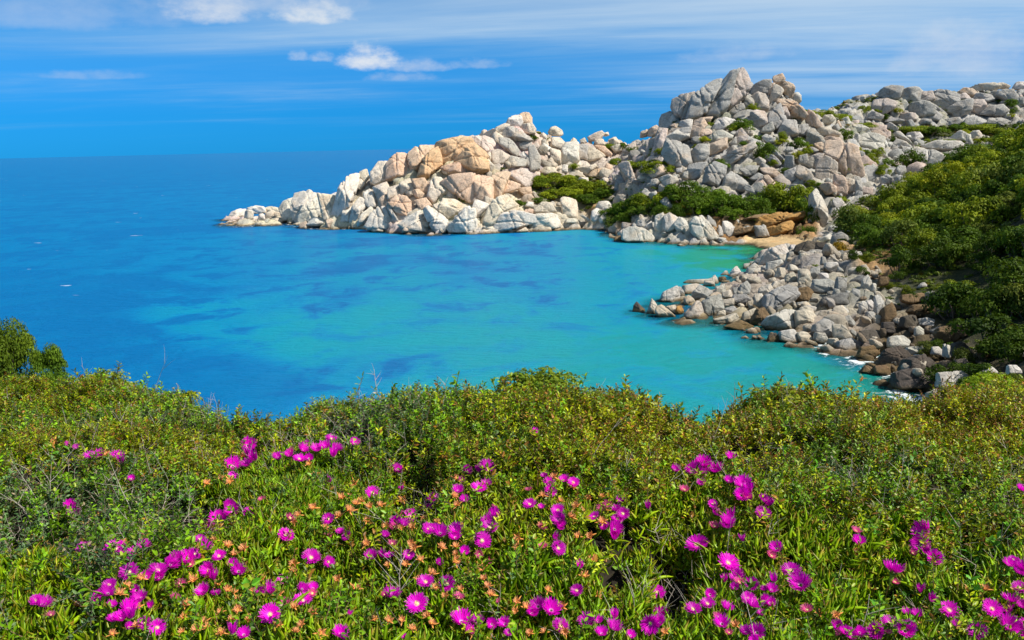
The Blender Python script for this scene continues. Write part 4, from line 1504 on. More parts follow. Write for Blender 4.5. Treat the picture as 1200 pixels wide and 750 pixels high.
rb = np.random.default_rng(5)
CROWNS = [crown(rb, 2600, 0.050, int(rb.integers(11, 18)), flat=rb.uniform(0.65, 0.95)) for _ in range(8)]
STEMS = [stems_mesh(rb) for _ in range(3)]
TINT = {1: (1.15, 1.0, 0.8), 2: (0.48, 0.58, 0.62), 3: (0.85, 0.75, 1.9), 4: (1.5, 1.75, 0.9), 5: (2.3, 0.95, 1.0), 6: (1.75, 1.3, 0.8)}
SWORD = {1: 'olive green', 2: 'dark green', 3: 'greyish green', 4: 'lime green', 5: 'dry brown', 6: 'yellow green'}
shrubs = []
def shrub(px, py, wpx, hpx, kind, Y=None, lm=''):
    """a shrub whose foot stands on the land below photo point (px, py + h/2)"""
    if Y is None:
        Y = hit(px, py + hpx * 0.42) or hit(px, py + hpx) or hit(px, py + hpx + 6)
    if Y is None:
        return
    c = at_y(px, py + hpx * 0.42, Y)
    gz = float(terr(c[0], c[1]))
    D = (c - CAM) @ FWD
    rx, hz = wpx / 2 * D / F, hpx * D / F
    o = bpy.data.objects.new('maquis_shrub', None)
    o.empty_display_size = 0.2
    o.location = (c[0], c[1], max(gz, 0.0) - 0.12)
    C.objects.link(o)
    o['category'] = 'shrub'
    rz = rb.uniform(0, 6.28)
    for me, nm in ((CROWNS[rb.integers(0, 8)], 'crown'), (STEMS[rb.integers(0, 3)], 'stems')):
        p = bpy.data.objects.new(nm, me)
        C.objects.link(p)
        p.parent = o
        p.rotation_euler = (0, 0, rz)
        p.scale = (rx * 1.05, rx * 1.05, hz * 0.95)
        v = rb.uniform(0.85, 1.18)
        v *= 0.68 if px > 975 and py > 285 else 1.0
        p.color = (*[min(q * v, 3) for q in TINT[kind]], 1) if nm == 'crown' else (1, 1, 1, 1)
    shrubs.append(dict(o=o, px=px, py=py, w=wpx, h=hpx, kind=kind, lm=lm, Y=Y, xy=(c[0], c[1])))
    return o

SH = """636,214,28,16,1 656,210,32,14,1 676,214,32,16,1 698,219,28,16,1 645,226,32,14,1 668,227,32,14,1 690,231,32,14,2 708,226,22,12,2 606,234,24,14,2 543,229,10,14,2 590,200,16,5,1 632,233,16,10,2 625,156,10,8,2 665,166,7,6,2
715,158,15,7,2 730,163,13,8,2 713,170,14,6,1 671,196,12,7,1 722,188,18,9,1 725,246,22,18,2 752,235,30,17,1 718,258,24,16,3 738,240,38,22,2 733,250,26,14,2 745,246,22,14,2 712,247,22,14,2
775,232,32,24,1 800,225,46,26,2 830,230,42,26,2 815,240,42,20,2 845,240,38,26,2 870,239,42,26,2 795,245,22,18,2 775,247,24,14,2 855,252,32,16,2 893,243,32,24,2 920,232,56,34,1 937,240,32,28,2 945,266,22,16,2 822,247,16,11,4 905,230,30,20,2 880,250,30,16,2 950,252,20,22,2
745,190,30,11,1 770,190,24,10,1 760,196,30,14,1 785,199,12,9,1 843,189,20,14,2 893,173,26,19,2 870,145,28,15,2 862,122,8,6,2 890,155,16,9,2 915,165,14,8,6 935,165,20,14,2 946,176,11,9,1 918,196,16,9,2 945,127,18,9,1 965,132,26,9,1 985,136,22,8,1 990,156,16,13,2 870,166,14,8,2 795,170,8,7,2 815,165,8,6,1 960,215,12,10,2 950,222,14,10,1 985,228,20,10,1 857,150,12,8,1
1065,151,32,9,1 1090,152,34,10,2 1120,149,22,9,2 1145,151,30,9,1 1165,154,22,8,1 1190,149,16,9,2 1065,186,28,24,2 1072,203,26,18,3 1020,186,16,13,1 1012,192,14,13,1 1110,184,16,13,2 1145,175,22,15,2 1165,168,18,13,2 1175,160,28,11,1 1046,160,11,9,2 1015,149,18,8,1 1003,143,18,7,1 1112,163,12,7,1 1040,190,14,10,2 1127,146,14,7,2 1185,168,24,12,1 1150,160,16,8,1 1090,166,14,7,1 1035,200,16,12,1
1005,322,14,9,1 1022,330,16,10,2 1040,326,18,11,1 1052,318,20,12,2 990,318,12,8,3 1035,338,16,10,2 1070,345,20,14,2 1062,332,18,12,1 1000,300,16,14,2 1015,296,20,14,1 1008,312,20,12,2 1012,284,16,10,1 1122,348,40,30,4"""
for tok in SH.split():
    a = tok.split(',')
    g_ = 1.3 if float(a[1]) < 212 else 1.12
    shrub(float(a[0]), float(a[1]), float(a[2]) * g_, float(a[3]) * g_, int(a[4]), lm='lime green shrub at the foot of the dark thicket' if a[4] == '4' and a[0] == '1122' else '')
shrub(985, 283, 26, 17, 5, lm='dry brown shrub on the slope above the beach')
for a in ((1110, 432, 50, 30, 2), (1150, 428, 60, 34, 2), (1190, 402, 60, 46, 2), (1186, 438, 44, 28, 1), (1085, 405, 30, 18, 3), (1105, 398, 34, 22, 2)):
    shrub(*a)
shrub(1130, 412, 40, 34, 3, lm='greyish twiggy shrub above the near surf')
# little shrubs rooted in the cracks of the massif and of the far ridge
tr_ = 0
nn_ = 0
while nn_ < 55 and tr_ < 4000:
    tr_ += 1
    px_, py_ = rb.uniform(735, 1200), rb.uniform(100, 215)
    if any(abs(s_['px'] - px_) < 9 and abs(s_['py'] - py_) < 6 for s_ in shrubs) or poly_in(np.array([px_]), np.array([py_]), HILL)[0]:
        continue
    if hit(px_, py_) is None or hit(px_, py_ - 6) is None:
        continue
    wp_ = rb.uniform(8, 19)
    shrub(px_, py_, wp_, wp_ * rb.uniform(0.5, 0.85), int(rb.choice([1, 2, 6], p=[0.4, 0.45, 0.15])))
    nn_ += 1
# the thick maquis of the right-hand slope: each shrub a plant of its own, no two closer than their crowns allow
taken = [s['xy'] for s in shrubs]
tries = 0
made = 0
while tries < 9000 and made < 175:
    tries += 1
    x, y = rb.uniform(38, 130), rb.uniform(56, 195)
    z = float(terr(x, y))
    q = project([[x, y, z]])[0]
    if not (q[0] < 1290 and poly_in(q[:1], q[1:2], HILL)[0]) or z < 2.0:
        continue
    if q[0] < 1075 and q[1] > 290 and rb.uniform() < 0.75:
        continue
    size = rb.uniform(2.0, 4.0)
    if any((x - a) ** 2 + (y - b) ** 2 < (size * 0.80) ** 2 for a, b in taken):
        continue
    taken.append((x, y))
    wpx = 2 * size * F / q[2]
    hpx = wpx * rb.uniform(0.48, 0.85)
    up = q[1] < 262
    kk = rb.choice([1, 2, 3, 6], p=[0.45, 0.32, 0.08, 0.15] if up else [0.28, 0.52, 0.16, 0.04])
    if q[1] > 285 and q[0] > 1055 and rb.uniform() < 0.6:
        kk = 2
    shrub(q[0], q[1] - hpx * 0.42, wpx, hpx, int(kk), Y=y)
    made += 1
print('hill shrubs', made)

def hzone(q):
    if q['px'] > 975 and q['py'] > 195:
        return 'on the overgrown right slope'
    if q['px'] > 995:
        return 'on the far right terrace'
    if q['px'] > 722:
        return 'on the rocky massif' if q['py'] < 212 else 'on the shelf above the cove'
    return 'on the far headland'
allrel = LMS + [q for q in shrubs if q['lm']]
for q in shrubs:
    q['o']['group'] = 'maquis shrubs ' + hzone(q)
    if q['lm']:
        q['o']['label'] = q['lm']
        used.add(q['lm'])
for q in shrubs:
    if q['lm']:
        continue
    near = sorted(allrel, key=lambda L: (L['px'] - q['px']) ** 2 + (L['py'] - q['py']) ** 2)[:7]
    s = math.sqrt(q['w'] * q['h'])
    sw = 'large' if s > 30 else 'small' if s < 13 else ''
    a = q['w'] / q['h']
    fw = 'spreading' if a > 2.1 else 'domed' if a > 1.5 else 'bushy'
    cands = []
    for L in near:
        for fine in (False, True):
            for w1 in ('', sw, fw, sw + ' ' + fw):
                cands.append(f"{w1} {SWORD[q['kind']]} shrub {rel(q, L, fine)} the {L['lm']}")
    if not put(q, cands) and not count_from(q, shrubs, near, f"{SWORD[q['kind']]} shrub", lambda p: p['kind'] == q['kind']):
        hz = hzone(q)
        q['o']['label'] = f"{SWORD[q['kind']]} shrub standing close among others {hz}"

# low green growth between the shrubs
clumps = [crown(rb, 260, 0.13, 5, flat=0.5, name='ground_clump') for _ in range(4)]
M_GC = leaf_mat('ground cover leaves', trans=0.25, gloss=0.3, instancer=True)
for me in clumps:
    me.materials.clear()
    me.materials.append(M_GC)
n = 90000
gp = np.column_stack([rb.uniform(-10, 215, n), rb.uniform(56, 335, n)])
gv = gridval(veg, gp[:, 0], gp[:, 1])
gz_ = terr(gp[:, 0], gp[:, 1])
patchv = gridval(patch[:, 0], gp[:, 0], gp[:, 1])
okg = (rb.uniform(0, 1, n) < np.clip(gv * 0.5 + patchv * 0.35, 0, 1)) & (gz_ > 1.0)
gp, gz_ = gp[okg], gz_[okg]
pj = project(np.column_stack([gp, gz_]))
okg = (pj[:, 0] > 560) & (pj[:, 0] < 1420)
gp, gz_ = gp[okg], gz_[okg]
n = len(gp)
gs = rb.uniform(0.45, 1.1, n) * np.clip(gp[:, 1] / 140, 0.7, 1.3)
tn = np.array([0.75, 0.72, 0.65]) * rb.uniform(0.6, 1.25, (n, 1)) * np.array([1, 1, 1])
brown = rb.uniform(0, 1, n) < 0.14
tn[brown] *= np.array([1.9, 0.95, 1.2])
instancer('ground_cover', np.column_stack([gp, gz_ - 0.1]), np.column_stack([np.zeros(n), np.zeros(n), rb.uniform(0, 6.28, n)]), np.column_stack([gs, gs, gs * 0.9]), rb.integers(0, 4, n), clumps, tn)
print('ground cover', n)
# ------------------------------------------------------------------ the near bank the camera stands on
rf = np.random.default_rng(33)
RIDGE_PX = [-300, 0, 60, 105, 160, 200, 230, 270, 310, 370, 420, 480, 520, 560, 600, 640, 690, 740, 780, 830, 870, 920, 990, 1040, 1090, 1125, 1165, 1200, 1500]
RIDGE_PY = [452, 448, 455, 450, 462, 474, 492, 495, 493, 484, 472, 462, 460, 462, 458, 456, 460, 468, 482, 487, 475, 468, 469, 472, 476, 470, 462, 462, 470]
RIDGE_Y = [10, 10, 9.6, 9.2, 8.8, 8.4, 8.0, 7.6, 7.3, 7.0, 6.8, 6.6, 6.5, 6.5, 6.5, 6.5, 6.5, 6.5, 6.4, 6.4, 6.5, 6.6, 6.8, 7, 7.2, 7.4, 7.6, 7.8, 9]
YB = 3.0
def canopy_base(x, y):
    """height of the top of the plants, without their lumps, and how far each point lies past the brow"""
    x, y = np.asarray(x, float), np.asarray(y, float)
    px = project(np.column_stack([x / np.maximum(y, 0.5) * 6, np.full_like(x, 6.0), np.full_like(x, 18.4)]))[:, 0]
    pyr = np.interp(px, RIDGE_PX, RIDGE_PY)
    Yr = np.interp(px, RIDGE_PX, RIDGE_Y)
    dr = FWD[None] + RT[None] * ((px - W / 2) / F)[:, None] + UPV[None] * ((H / 2 - pyr) / F)[:, None]
    zr = CAM[2] + dr[:, 2] * Yr / dr[:, 1]
    db = FWD[None] + RT[None] * ((px - W / 2) / F)[:, None] + UPV[None] * ((H / 2 - 765.0) / F)
    zb = CAM[2] + db[:, 2] * YB / db[:, 1]
    t = np.clip((y - YB) / (Yr - YB), 0, 1)
    z = zb + (zr - zb) * t
    past = np.maximum(y - Yr, 0)
    z = z - 0.42 * past ** 1.1 - 0.05 * np.maximum(past - 3, 0) ** 1.5
    return z, past, px
HOLES = [(490, 562, 24, 32), (478, 580, 22, 14), (792, 655, 26, 44), (775, 690, 18, 22), (235, 598, 34, 18), (85, 694, 26, 14), (205, 607, 22, 10), (1138, 655, 22, 14), (335, 650, 16, 8), (580, 652, 10, 14), (720, 652, 22, 26), (1035, 690, 20, 10), (20, 600, 16, 12)]
def canopy(x, y):
    z, past, px = canopy_base(x, y)
    p3 = np.column_stack([x, y, np.zeros(len(x))])
    lump = 0.11 * fbm(p3 * 1.25 + 4.0, 51, 2) + 0.075 * fbm(p3 * 3.0, 52, 2)
    z = z + lump - 0.03
    q = project(np.column_stack([x, y, z]))
    hole = np.zeros(len(z))
    for hx, hy, ha, hb in [(h_[0], h_[1], h_[2] * 1.15, h_[3] * 1.15) for h_ in HOLES]:
        hole = np.maximum(hole, np.exp(-(((q[:, 0] - hx) / ha) ** 2 + ((q[:, 1] - hy) / hb) ** 2) ** 1.5))
    return z - 0.24 * hole, hole, past, q

# soil under the plants, running down to the sea behind the brow
bx = np.concatenate([np.arange(-34, -9, 1.0), np.arange(-9, 9, 0.16), np.arange(9, 35, 1.0)])
by = np.concatenate([np.arange(-8, 2, 0.5), np.arange(2, 12, 0.14), np.arange(12, 60, 1.0)])
BX, BY = np.meshgrid(bx, by)
bz, bh, bp_, bq = canopy(BX.ravel(), np.maximum(BY.ravel(), 0.8))
bz = bz - 0.16 + 0.02 * fbm(np.column_stack([BX.ravel(), BY.ravel(), bz]) * 6, 61, 2)
bz = np.where(BY.ravel() < 2.0, np.minimum(bz, 18.2), bz)
bz = np.maximum(bz, -8)
ib = np.arange(BX.size).reshape(BX.shape)
bq4 = np.stack([ib[:-1, :-1], ib[:-1, 1:], ib[1:, 1:], ib[1:, :-1]], -1).reshape(-1, 4)
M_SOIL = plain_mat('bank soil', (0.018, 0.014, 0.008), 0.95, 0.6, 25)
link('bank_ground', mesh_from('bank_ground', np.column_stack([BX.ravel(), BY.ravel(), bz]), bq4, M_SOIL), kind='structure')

# ---- little plants, built leaf by leaf
def leaf_strip(L, Wd, fold=0.25, curl=0.2):
    """an oval leaf: 2 x 3 faces folded along the midrib. along +x, face up"""
    xs_ = np.array([0, 0.3, 0.7, 1.0]) * L
    ws = np.array([0.12, 1.0, 0.8, 0.0]) * Wd / 2
    V = []
    for x_, w_ in zip(xs_, ws):
        zc = -curl * L * (x_ / L) ** 2
        V += [(x_, -w_, zc + fold * w_), (x_, 0, zc), (x_, w_, zc + fold * w_)]
    V = np.array(V)
    Fc = []
    for k in range(3):
        a = 3 * k
        Fc += [(a, a + 3, a + 4, a + 1), (a + 1, a + 4, a + 5, a + 2)]
    return V, np.array(Fc)

def rot_to(d, roll):
    """matrix with x axis along d, z as near up as it goes, then rolled about d"""
    d = np.asarray(d, float)
    d = d / np.linalg.norm(d)
    y_ = np.cross([0, 0, 1.0], d)
    if np.linalg.norm(y_) < 1e-3:
        y_ = np.array([0, 1.0, 0])
    y_ /= np.linalg.norm(y_)
    z_ = np.cross(d, y_)
    c, s = math.cos(roll), math.sin(roll)
    return np.stack([d, c * y_ + s * z_, -s * y_ + c * z_], 1)

def sprig(r, n, L, Wd, hgt, col_lo, col_hi, tipcol, tipp, stemcol, spread=0.9, lean=0.35):
    """an upright shoot: a stem with leaves in spirals"""
    parts, cols = [], []
    top = np.array([r.normal(0, lean) * hgt, r.normal(0, lean) * hgt, hgt])
    tt = np.linspace(0, 1, 4)[:, None]
    path = tt * top
    v, f = tube(path, 0.0022 * (1.2 - tt[:, 0] * 0.7), 3)
    parts.append((v, f))
    cols.append(np.tile(stemcol, (len(v), 1)))
    a0 = r.uniform(0, 6.28)
    for k in range(n):
        h = (k + 0.6) / n
        a = a0 + k * 2.4 + r.normal(0, 0.25)
        up = 0.15 + 0.9 * h + r.normal(0, 0.25)
        d = np.array([math.cos(a), math.sin(a), up])
        s = r.uniform(0.7, 1.2) * (1.0 - 0.35 * h)
        v, f = leaf_strip(L * s, Wd * s, r.uniform(0.1, 0.5), r.uniform(0.0, 0.4))
        v = v @ rot_to(d, r.normal(0, 0.5)).T + top * (0.15 + 0.85 * h) + d / np.linalg.norm(d) * 0.004
        c = np.array(col_lo) + (np.array(col_hi) - np.array(col_lo)) * np.clip(r.normal(0.5, 0.3), 0, 1)
        if r.uniform() < tipp * (0.4 + h):
            c = np.array(tipcol) * r.uniform(0.7, 1.2)
        parts.append((v, f))
        cols.append(np.tile(c, (len(v), 1)))
    V, Fc = join_geo(parts)
    return V, Fc, np.concatenate(cols)

def finger_leaf(L, Wd, bend, seg=4):
    """a three-sided succulent leaf, curving up to a point"""
    tt = np.linspace(0, 1, seg + 1)
    V = []
    for t_ in tt:
        x_ = L * t_
        z_ = bend * L * t_ * t_
        w_ = Wd * 0.5 * (0.75 + 0.6 * t_ - 1.3 * t_ ** 2.2)
        V += [(x_, -w_, z_ + 0.35 * w_), (x_, w_, z_ + 0.35 * w_), (x_, 0, z_ - 1.1 * w_)]
    V = np.array(V)
    Fc = []
    for k in range(seg):
        a = 3 * k
        for i, j in ((0, 1), (1, 2), (2, 0)):
            Fc.append((a + i, a + j, a + 3 + j, a + 3 + i))
    return V, np.array(Fc)

def ice_clump(r, n, L, Wd):
    parts, cols = [], []
    for k in range(n):
        pair = k // 2
        a = r.uniform(0, 6.28)
        d = np.array([math.cos(a), math.sin(a), r.uniform(0.5, 2.4)])
        base = np.array([r.normal(0, 0.018), r.normal(0, 0.018), r.uniform(-0.02, 0.015)])
        s = r.uniform(0.65, 1.2)
        v, f = finger_leaf(L * s, Wd * r.uniform(0.8, 1.15), r.uniform(-0.1, 0.45))
        tz = v[:, 0] / (L * s)
        v = v @ rot_to(d, r.uniform(0, 6.28)).T + base
        g_ = np.array([0.05, 0.14, 0.003]) + (np.array([0.32, 0.52, 0.006]) - np.array([0.05, 0.14, 0.003])) * np.clip(r.normal(0.5, 0.28), 0, 1)
        c = np.tile(g_, (len(v), 1))
        if r.uniform() < 0.28:
            red = np.array([0.34, 0.13, 0.03])
            kk = np.clip(tz * 1.5 - 0.5, 0, 1)[:, None] * r.uniform(0.3, 1.0)
            c = c * (1 - kk) + red * kk
        parts.append((v, f))
        cols.append(c)
    V, Fc = join_geo(parts)
    return V, Fc, np.concatenate(cols)

M_SPRIG = leaf_mat('shrub leaves', trans=0.14, gloss=0.22, instancer=True, rough=0.4)
M_ICE = leaf_mat('ice plant leaves', trans=0.10, gloss=0.22, instancer=True, rough=0.36)
def to_mesh(nm, geo, mat, smooth=False):
    V, Fc, cc = geo
    me = mesh_from(nm, V, Fc, mat, smooth)
    vattr(me, 'leafcol', np.column_stack([cc, np.ones(len(V))]), 'FLOAT_COLOR')
    return me
olive = [to_mesh('sprig', sprig(rf, 19, 0.037, 0.0155, 0.14, (0.08, 0.15, 0.002), (0.47, 0.53, 0.005), (0.36, 0.17, 0.025), 0.20, (0.20, 0.12, 0.06)), M_SPRIG) for _ in range(5)]
green = [to_mesh('sprig', sprig(rf, 18, 0.037, 0.0175, 0.13, (0.04, 0.13, 0.003), (0.24, 0.45, 0.008), (0.26, 0.32, 0.03), 0.12, (0.20, 0.14, 0.07)), M_SPRIG) for _ in range(4)]
greyl = [to_mesh('sprig', sprig(rf, 18, 0.031, 0.0125, 0.13, (0.055, 0.13, 0.035), (0.19, 0.30, 0.10), (0.26, 0.20, 0.12), 0.10, (0.3, 0.25, 0.2)), M_SPRIG) for _ in range(3)]
rusty = [to_mesh('sprig', sprig(rf, 16, 0.022, 0.008, 0.13, (0.28, 0.16, 0.03), (0.46, 0.32, 0.05), (0.36, 0.09, 0.03), 0.2, (0.34, 0.2, 0.1)), M_SPRIG) for _ in range(2)]
broad = [to_mesh('sprig', sprig(rf, 9, 0.055, 0.030, 0.09, (0.07, 0.26, 0.010), (0.18, 0.46, 0.03), (0.3, 0.4, 0.03), 0.1, (0.15, 0.2, 0.05), lean=0.2), M_SPRIG) for _ in range(2)]
SPR = olive + green + greyl + rusty + broad          # 5 + 4 + 3 + 2 + 2
ICE = [to_mesh('ice_clump', ice_clump(rf, 10, 0.078, 0.0195), M_ICE) for _ in range(6)]

# where the ice plant carpets the ground (outlines on the ground, given by where they show in the photo)
ICEZ = [[(-700, 800), (-600, 720), (20, 660), (60, 640), (110, 690), (150, 672), (200, 650), (240, 628), (262, 600), (255, 545), (290, 520), (400, 520), (425, 545), (455, 575), (480, 610), (520, 590), (545, 555), (590, 545), (620, 560), (680, 565), (740, 585), (775, 580), (790, 548), (850, 545), (900, 575), (940, 590), (1000, 595), (1060, 600), (1100, 640), (1180, 640), (1290, 660), (1900, 680), (1900, 900), (-700, 900)]]
def in_ice(q, jit):
    a = np.zeros(len(q), bool)
    for poly in ICEZ:
        a |= poly_in(q[:, 0] + jit[:, 0], q[:, 1] + jit[:, 1], poly)
    return a
def scatter_xy(n, y0, y1):
    y = np.sqrt(rf.uniform(y0 ** 2, y1 ** 2, n))
    x = y * rf.uniform(-1.05, 1.05, n)
    return x, y

x, y = scatter_xy(104000, 2.2, 9.6)
z, hole, past, q = canopy(x, y)
ice = in_ice(q, rf.normal(0, 13, (len(x), 2)))
n3 = np.column_stack([x, y, z * 0])
thin = np.clip(-vnoise(n3 * 2.6, 91) - 0.10, 0, 0.31) * 2.6
keepm = (past < 2.6) & (rf.uniform(0, 1, len(x)) > np.maximum(hole * 0.94, thin)) & (~ice | (rf.uniform(0, 1, len(x)) < 0.16))
x, y, z, q, ice, n3, hole, past = x[keepm], y[keepm], z[keepm], q[keepm], ice[keepm], n3[keepm], hole[keepm], past[keepm]
n = len(x)
sel = 0.55 * fbm(n3 * 0.9, 71, 3) + rf.normal(0, 0.33, n)
midband = np.clip((q[:, 0] - 560) / 200, 0, 1) * np.clip((560 - q[:, 1]) / 60, 0, 1)       # the olive band along the brow, browner to the right
leftgrey = np.clip((230 - q[:, 0]) / 120, 0, 1) * np.clip((q[:, 1] - 535) / 40, 0, 1)
sel = sel - 0.25 * midband + 0.5 * leftgrey
idx_ = np.where(sel < 0.14 - 0.28 * np.clip((q[:, 1] - 540) / 60, 0, 1), rf.integers(0, 5, n), np.where(sel < 0.55, rf.integers(5, 9, n), rf.integers(9, 12, n)))
u_ = rf.uniform(0, 1, n)
idx_ = np.where(u_ < 0.05 + 0.09 * midband, rf.integers(12, 14, n), idx_)
right_low = np.clip((q[:, 0] - 980) / 80, 0, 1) * np.clip((q[:, 1] - 570) / 40, 0, 1)
idx_ = np.where((rf.uniform(0, 1, n) < 0.02 + 0.20 * right_low) & (q[:, 1] > 520), rf.integers(14, 16, n), idx_)
sc_ = rf.uniform(0.65, 1.2, n)
brow = (past > 0) & (past < 0.5) & (rf.uniform(0, 1, n) < 0.14)
sc_ = np.where(brow, sc_ * rf.uniform(1.2, 1.8, n), sc_)
dz_ = -rf.beta(1.1, 2.0, n) * 0.22 - 0.02
tilt = rf.normal(0, 0.42, (n, 2))
br = rf.uniform(0.38, 1.3, n) * (1 + 0.22 * vnoise(n3 * 1.1, 77))
tn = np.column_stack([br * (1 + 0.12 * midband), br, br])
instancer('undergrowth', np.column_stack([x, y, z + dz_]), np.column_stack([tilt, rf.uniform(0, 6.28, n)]), np.column_stack([sc_] * 3), idx_, SPR, tn)
print('sprigs', n)

x, y = scatter_xy(30000, 2.2, 6.4)
z, hole, past, q = canopy(x, y)
ice = in_ice(q, rf.normal(0, 9, (len(x), 2)))
n3 = np.column_stack([x, y, z * 0])
keepm = ice & (rf.uniform(0, 1, len(x)) > hole * 0.96) & (rf.uniform(0, 1, len(x)) < 0.78 + 0.5 * vnoise(n3 * 1.6, 78))
x, y, z, q, n3 = x[keepm], y[keepm], z[keepm], q[keepm], n3[keepm]
n = len(x)
br = rf.uniform(0.6, 1.2, n) * (1 + 0.22 * vnoise(n3 * 1.4, 79))
tn = np.column_stack([br * (1 + 0.25 * np.clip(vnoise(n3 * 0.9, 80), 0, 1)), br, br])
instancer('ice_plant_leaves', np.column_stack([x, y, z - 0.075 + rf.normal(0, 0.014, n)]), np.column_stack([rf.normal(0, 0.25, (n, 2)), rf.uniform(0, 6.28, n)]), np.column_stack([rf.uniform(0.8, 1.25, n)] * 3), rf.integers(0, 6, n), ICE, tn)
print('ice clumps', n)

# dry twigs poking through everywhere
def twig_geo(r, L, k, rad):
    parts = []
    tt = np.linspace(0, 1, 6)[:, None]
    bend = r.normal(0, 0.2, 3) * L
    main = tt * np.array([0, 0, L]) + tt ** 2 * bend + np.cumsum(r.normal(0, 0.022 * L, (6, 3)), 0)
    parts.append(tube(main, rad * (1.1 - 0.8 * tt[:, 0]), 4))
    for _ in range(k):
        s = r.uniform(0.25, 0.9)
        p0 = np.array([np.interp(s, tt[:, 0], main[:, i]) for i in range(3)])
        a = r.uniform(0, 6.28)
        d = np.array([math.cos(a), math.sin(a), r.uniform(0.4, 1.3)]) * L * r.uniform(0.15, 0.4)
        t4 = np.linspace(0, 1, 4)[:, None]
        parts.append(tube(p0 + t4 * d + np.cumsum(r.normal(0, 0.012 * L, (4, 3)), 0) * t4, rad * 0.6 * (1.1 - 0.8 * t4[:, 0]), 3))
    return join_geo(parts)
TW_ = []
for _ in range(6):
    V, Fc = twig_geo(rf, 0.24, int(rf.integers(2, 6)), 0.0022)
    TW_.append(mesh_from('twig', V, Fc, M_DRYWOOD))
x, y = scatter_xy(7200, 2.4, 8.8)
z, hole, past, q = canopy(x, y)
ice = in_ice(q, rf.normal(0, 9, (len(x), 2)))
u9 = rf.uniform(0, 1, len(x))
keepm = (past < 0.6) & (((~ice | (u9 < 0.12)) & (u9 < 0.5) & (vnoise(np.column_stack([x, y, y * 0]) * 1.1, 83) > -0.25)) | (hole > 0.25))
x, y, z = x[keepm], y[keepm], z[keepm]
n = len(x)
instancer('dry_undergrowth_twigs', np.column_stack([x, y, z - 0.14]), np.column_stack([rf.normal(0, 0.5, (n, 2)), rf.uniform(0, 6.28, n)]), np.column_stack([rf.uniform(0.6, 1.25, n)] * 3), rf.integers(0, 6, n), TW_)

# ---- sight line to the top of the plants
YT = np.arange(2.2, 10.5, 0.02)
def hit_bank(px, py, lift=0.0):
    d = ray(px, py)
    P = CAM + d[None] * (YT / d[1])[:, None]
    zc = canopy(P[:, 0], P[:, 1])[0] + lift
    k = np.nonzero(P[:, 2] < zc)[0]
    return P[k[0]] if len(k) else None

# ---- flowers of the ice plant
def petal_ring(n, r0, r1, w_, cup, r, jit=0.12):
    parts = []
    for k in range(n):
        a = 2 * math.pi * (k + r.uniform(-0.3, 0.3)) / n
        L = r1 * r.uniform(1 - jit, 1 + jit)
        c = cup * r.uniform(0.75, 1.25)
        rad = np.array([r0, r0 + (L - r0) * 0.55, L])
        zz = np.array([0.0, c * 0.35 * (L - r0), c * (L - r0)])
        ww = np.array([w_ * 0.55, w_, w_ * 0.55]) / 2
        v = []
        for q_, z_, w2 in zip(rad, zz, ww):
            v += [(q_, -w2, z_), (q_, w2, z_)]
        v = np.array(v)
        R = np.array([[math.cos(a), -math.sin(a), 0], [math.sin(a), math.cos(a), 0], [0, 0, 1]])
        parts.append((v @ R.T, np.array([[0, 1, 3, 2], [2, 3, 5, 4]])))
    return parts
def petal_mat(name, inner, outer):
    m, t = new_mat(name)
    fac = t.n('ShaderNodeAttribute', attribute_name='rad').outputs['Fac']
    oi = t.n('ShaderNodeObjectInfo')
    c = t.mix(t.smooth(fac, 0.16, 0.32), inner, outer)
    v = t.smooth(oi.outputs['Random'], 0, 1, 0.74, 1.15)
    c = t.mix(1.0, c, t.n('ShaderNodeCombineColor', inp={0: v, 1: v, 2: v}).outputs[0], 'MULTIPLY')
    p = t.n('ShaderNodeBsdfPrincipled', inp={'Base Color': c, 'Roughness': 0.45, 'Specular IOR Level': 0.35, 'Sheen Weight': 0.0})
    tr = t.n('ShaderNodeBsdfTranslucent', inp={0: c})
    mx = t.n('ShaderNodeMixShader', inp={0: 0.4, 1: p.outputs[0], 2: tr.outputs[0]})
    t.n('ShaderNodeOutputMaterial', inp={0: mx.outputs[0]})
    return m
M_PETAL = petal_mat('magenta petals', (0.90, 0.50, 0.75), (0.78, 0.002, 0.60))
M_FADE = petal_mat('fading pink petals', (0.90, 0.60, 0.38), (0.80, 0.09, 0.34))
M_EYE = plain_mat('flower eye', (0.80, 0.68, 0.30), 0.7, 0.2, 300)
M_CALYX = plain_mat('calyx', (0.16, 0.26, 0.03), 0.5, 0.2, 100)
M_DRYFL = plain_mat('withered flower', (0.70, 0.30, 0.07), 0.8, 0.35, 120)
M_DRYIN = plain_mat('withered petals', (0.66, 0.29, 0.13), 0.85, 0.35, 150)
def petals_mesh(cups, mat, r, w_=0.12, n=(42, 34), r1=(1.0, 0.82)):
    parts = []
    for (c, nn, rr_) in zip(cups, n, r1):
        parts += petal_ring(nn, 0.14, rr_, w_, c, r)
    V, Fc = join_geo(parts)
    me = mesh_from('petals', V, Fc, mat)
    vattr(me, 'rad', np.linalg.norm(V, axis=1))
    return me
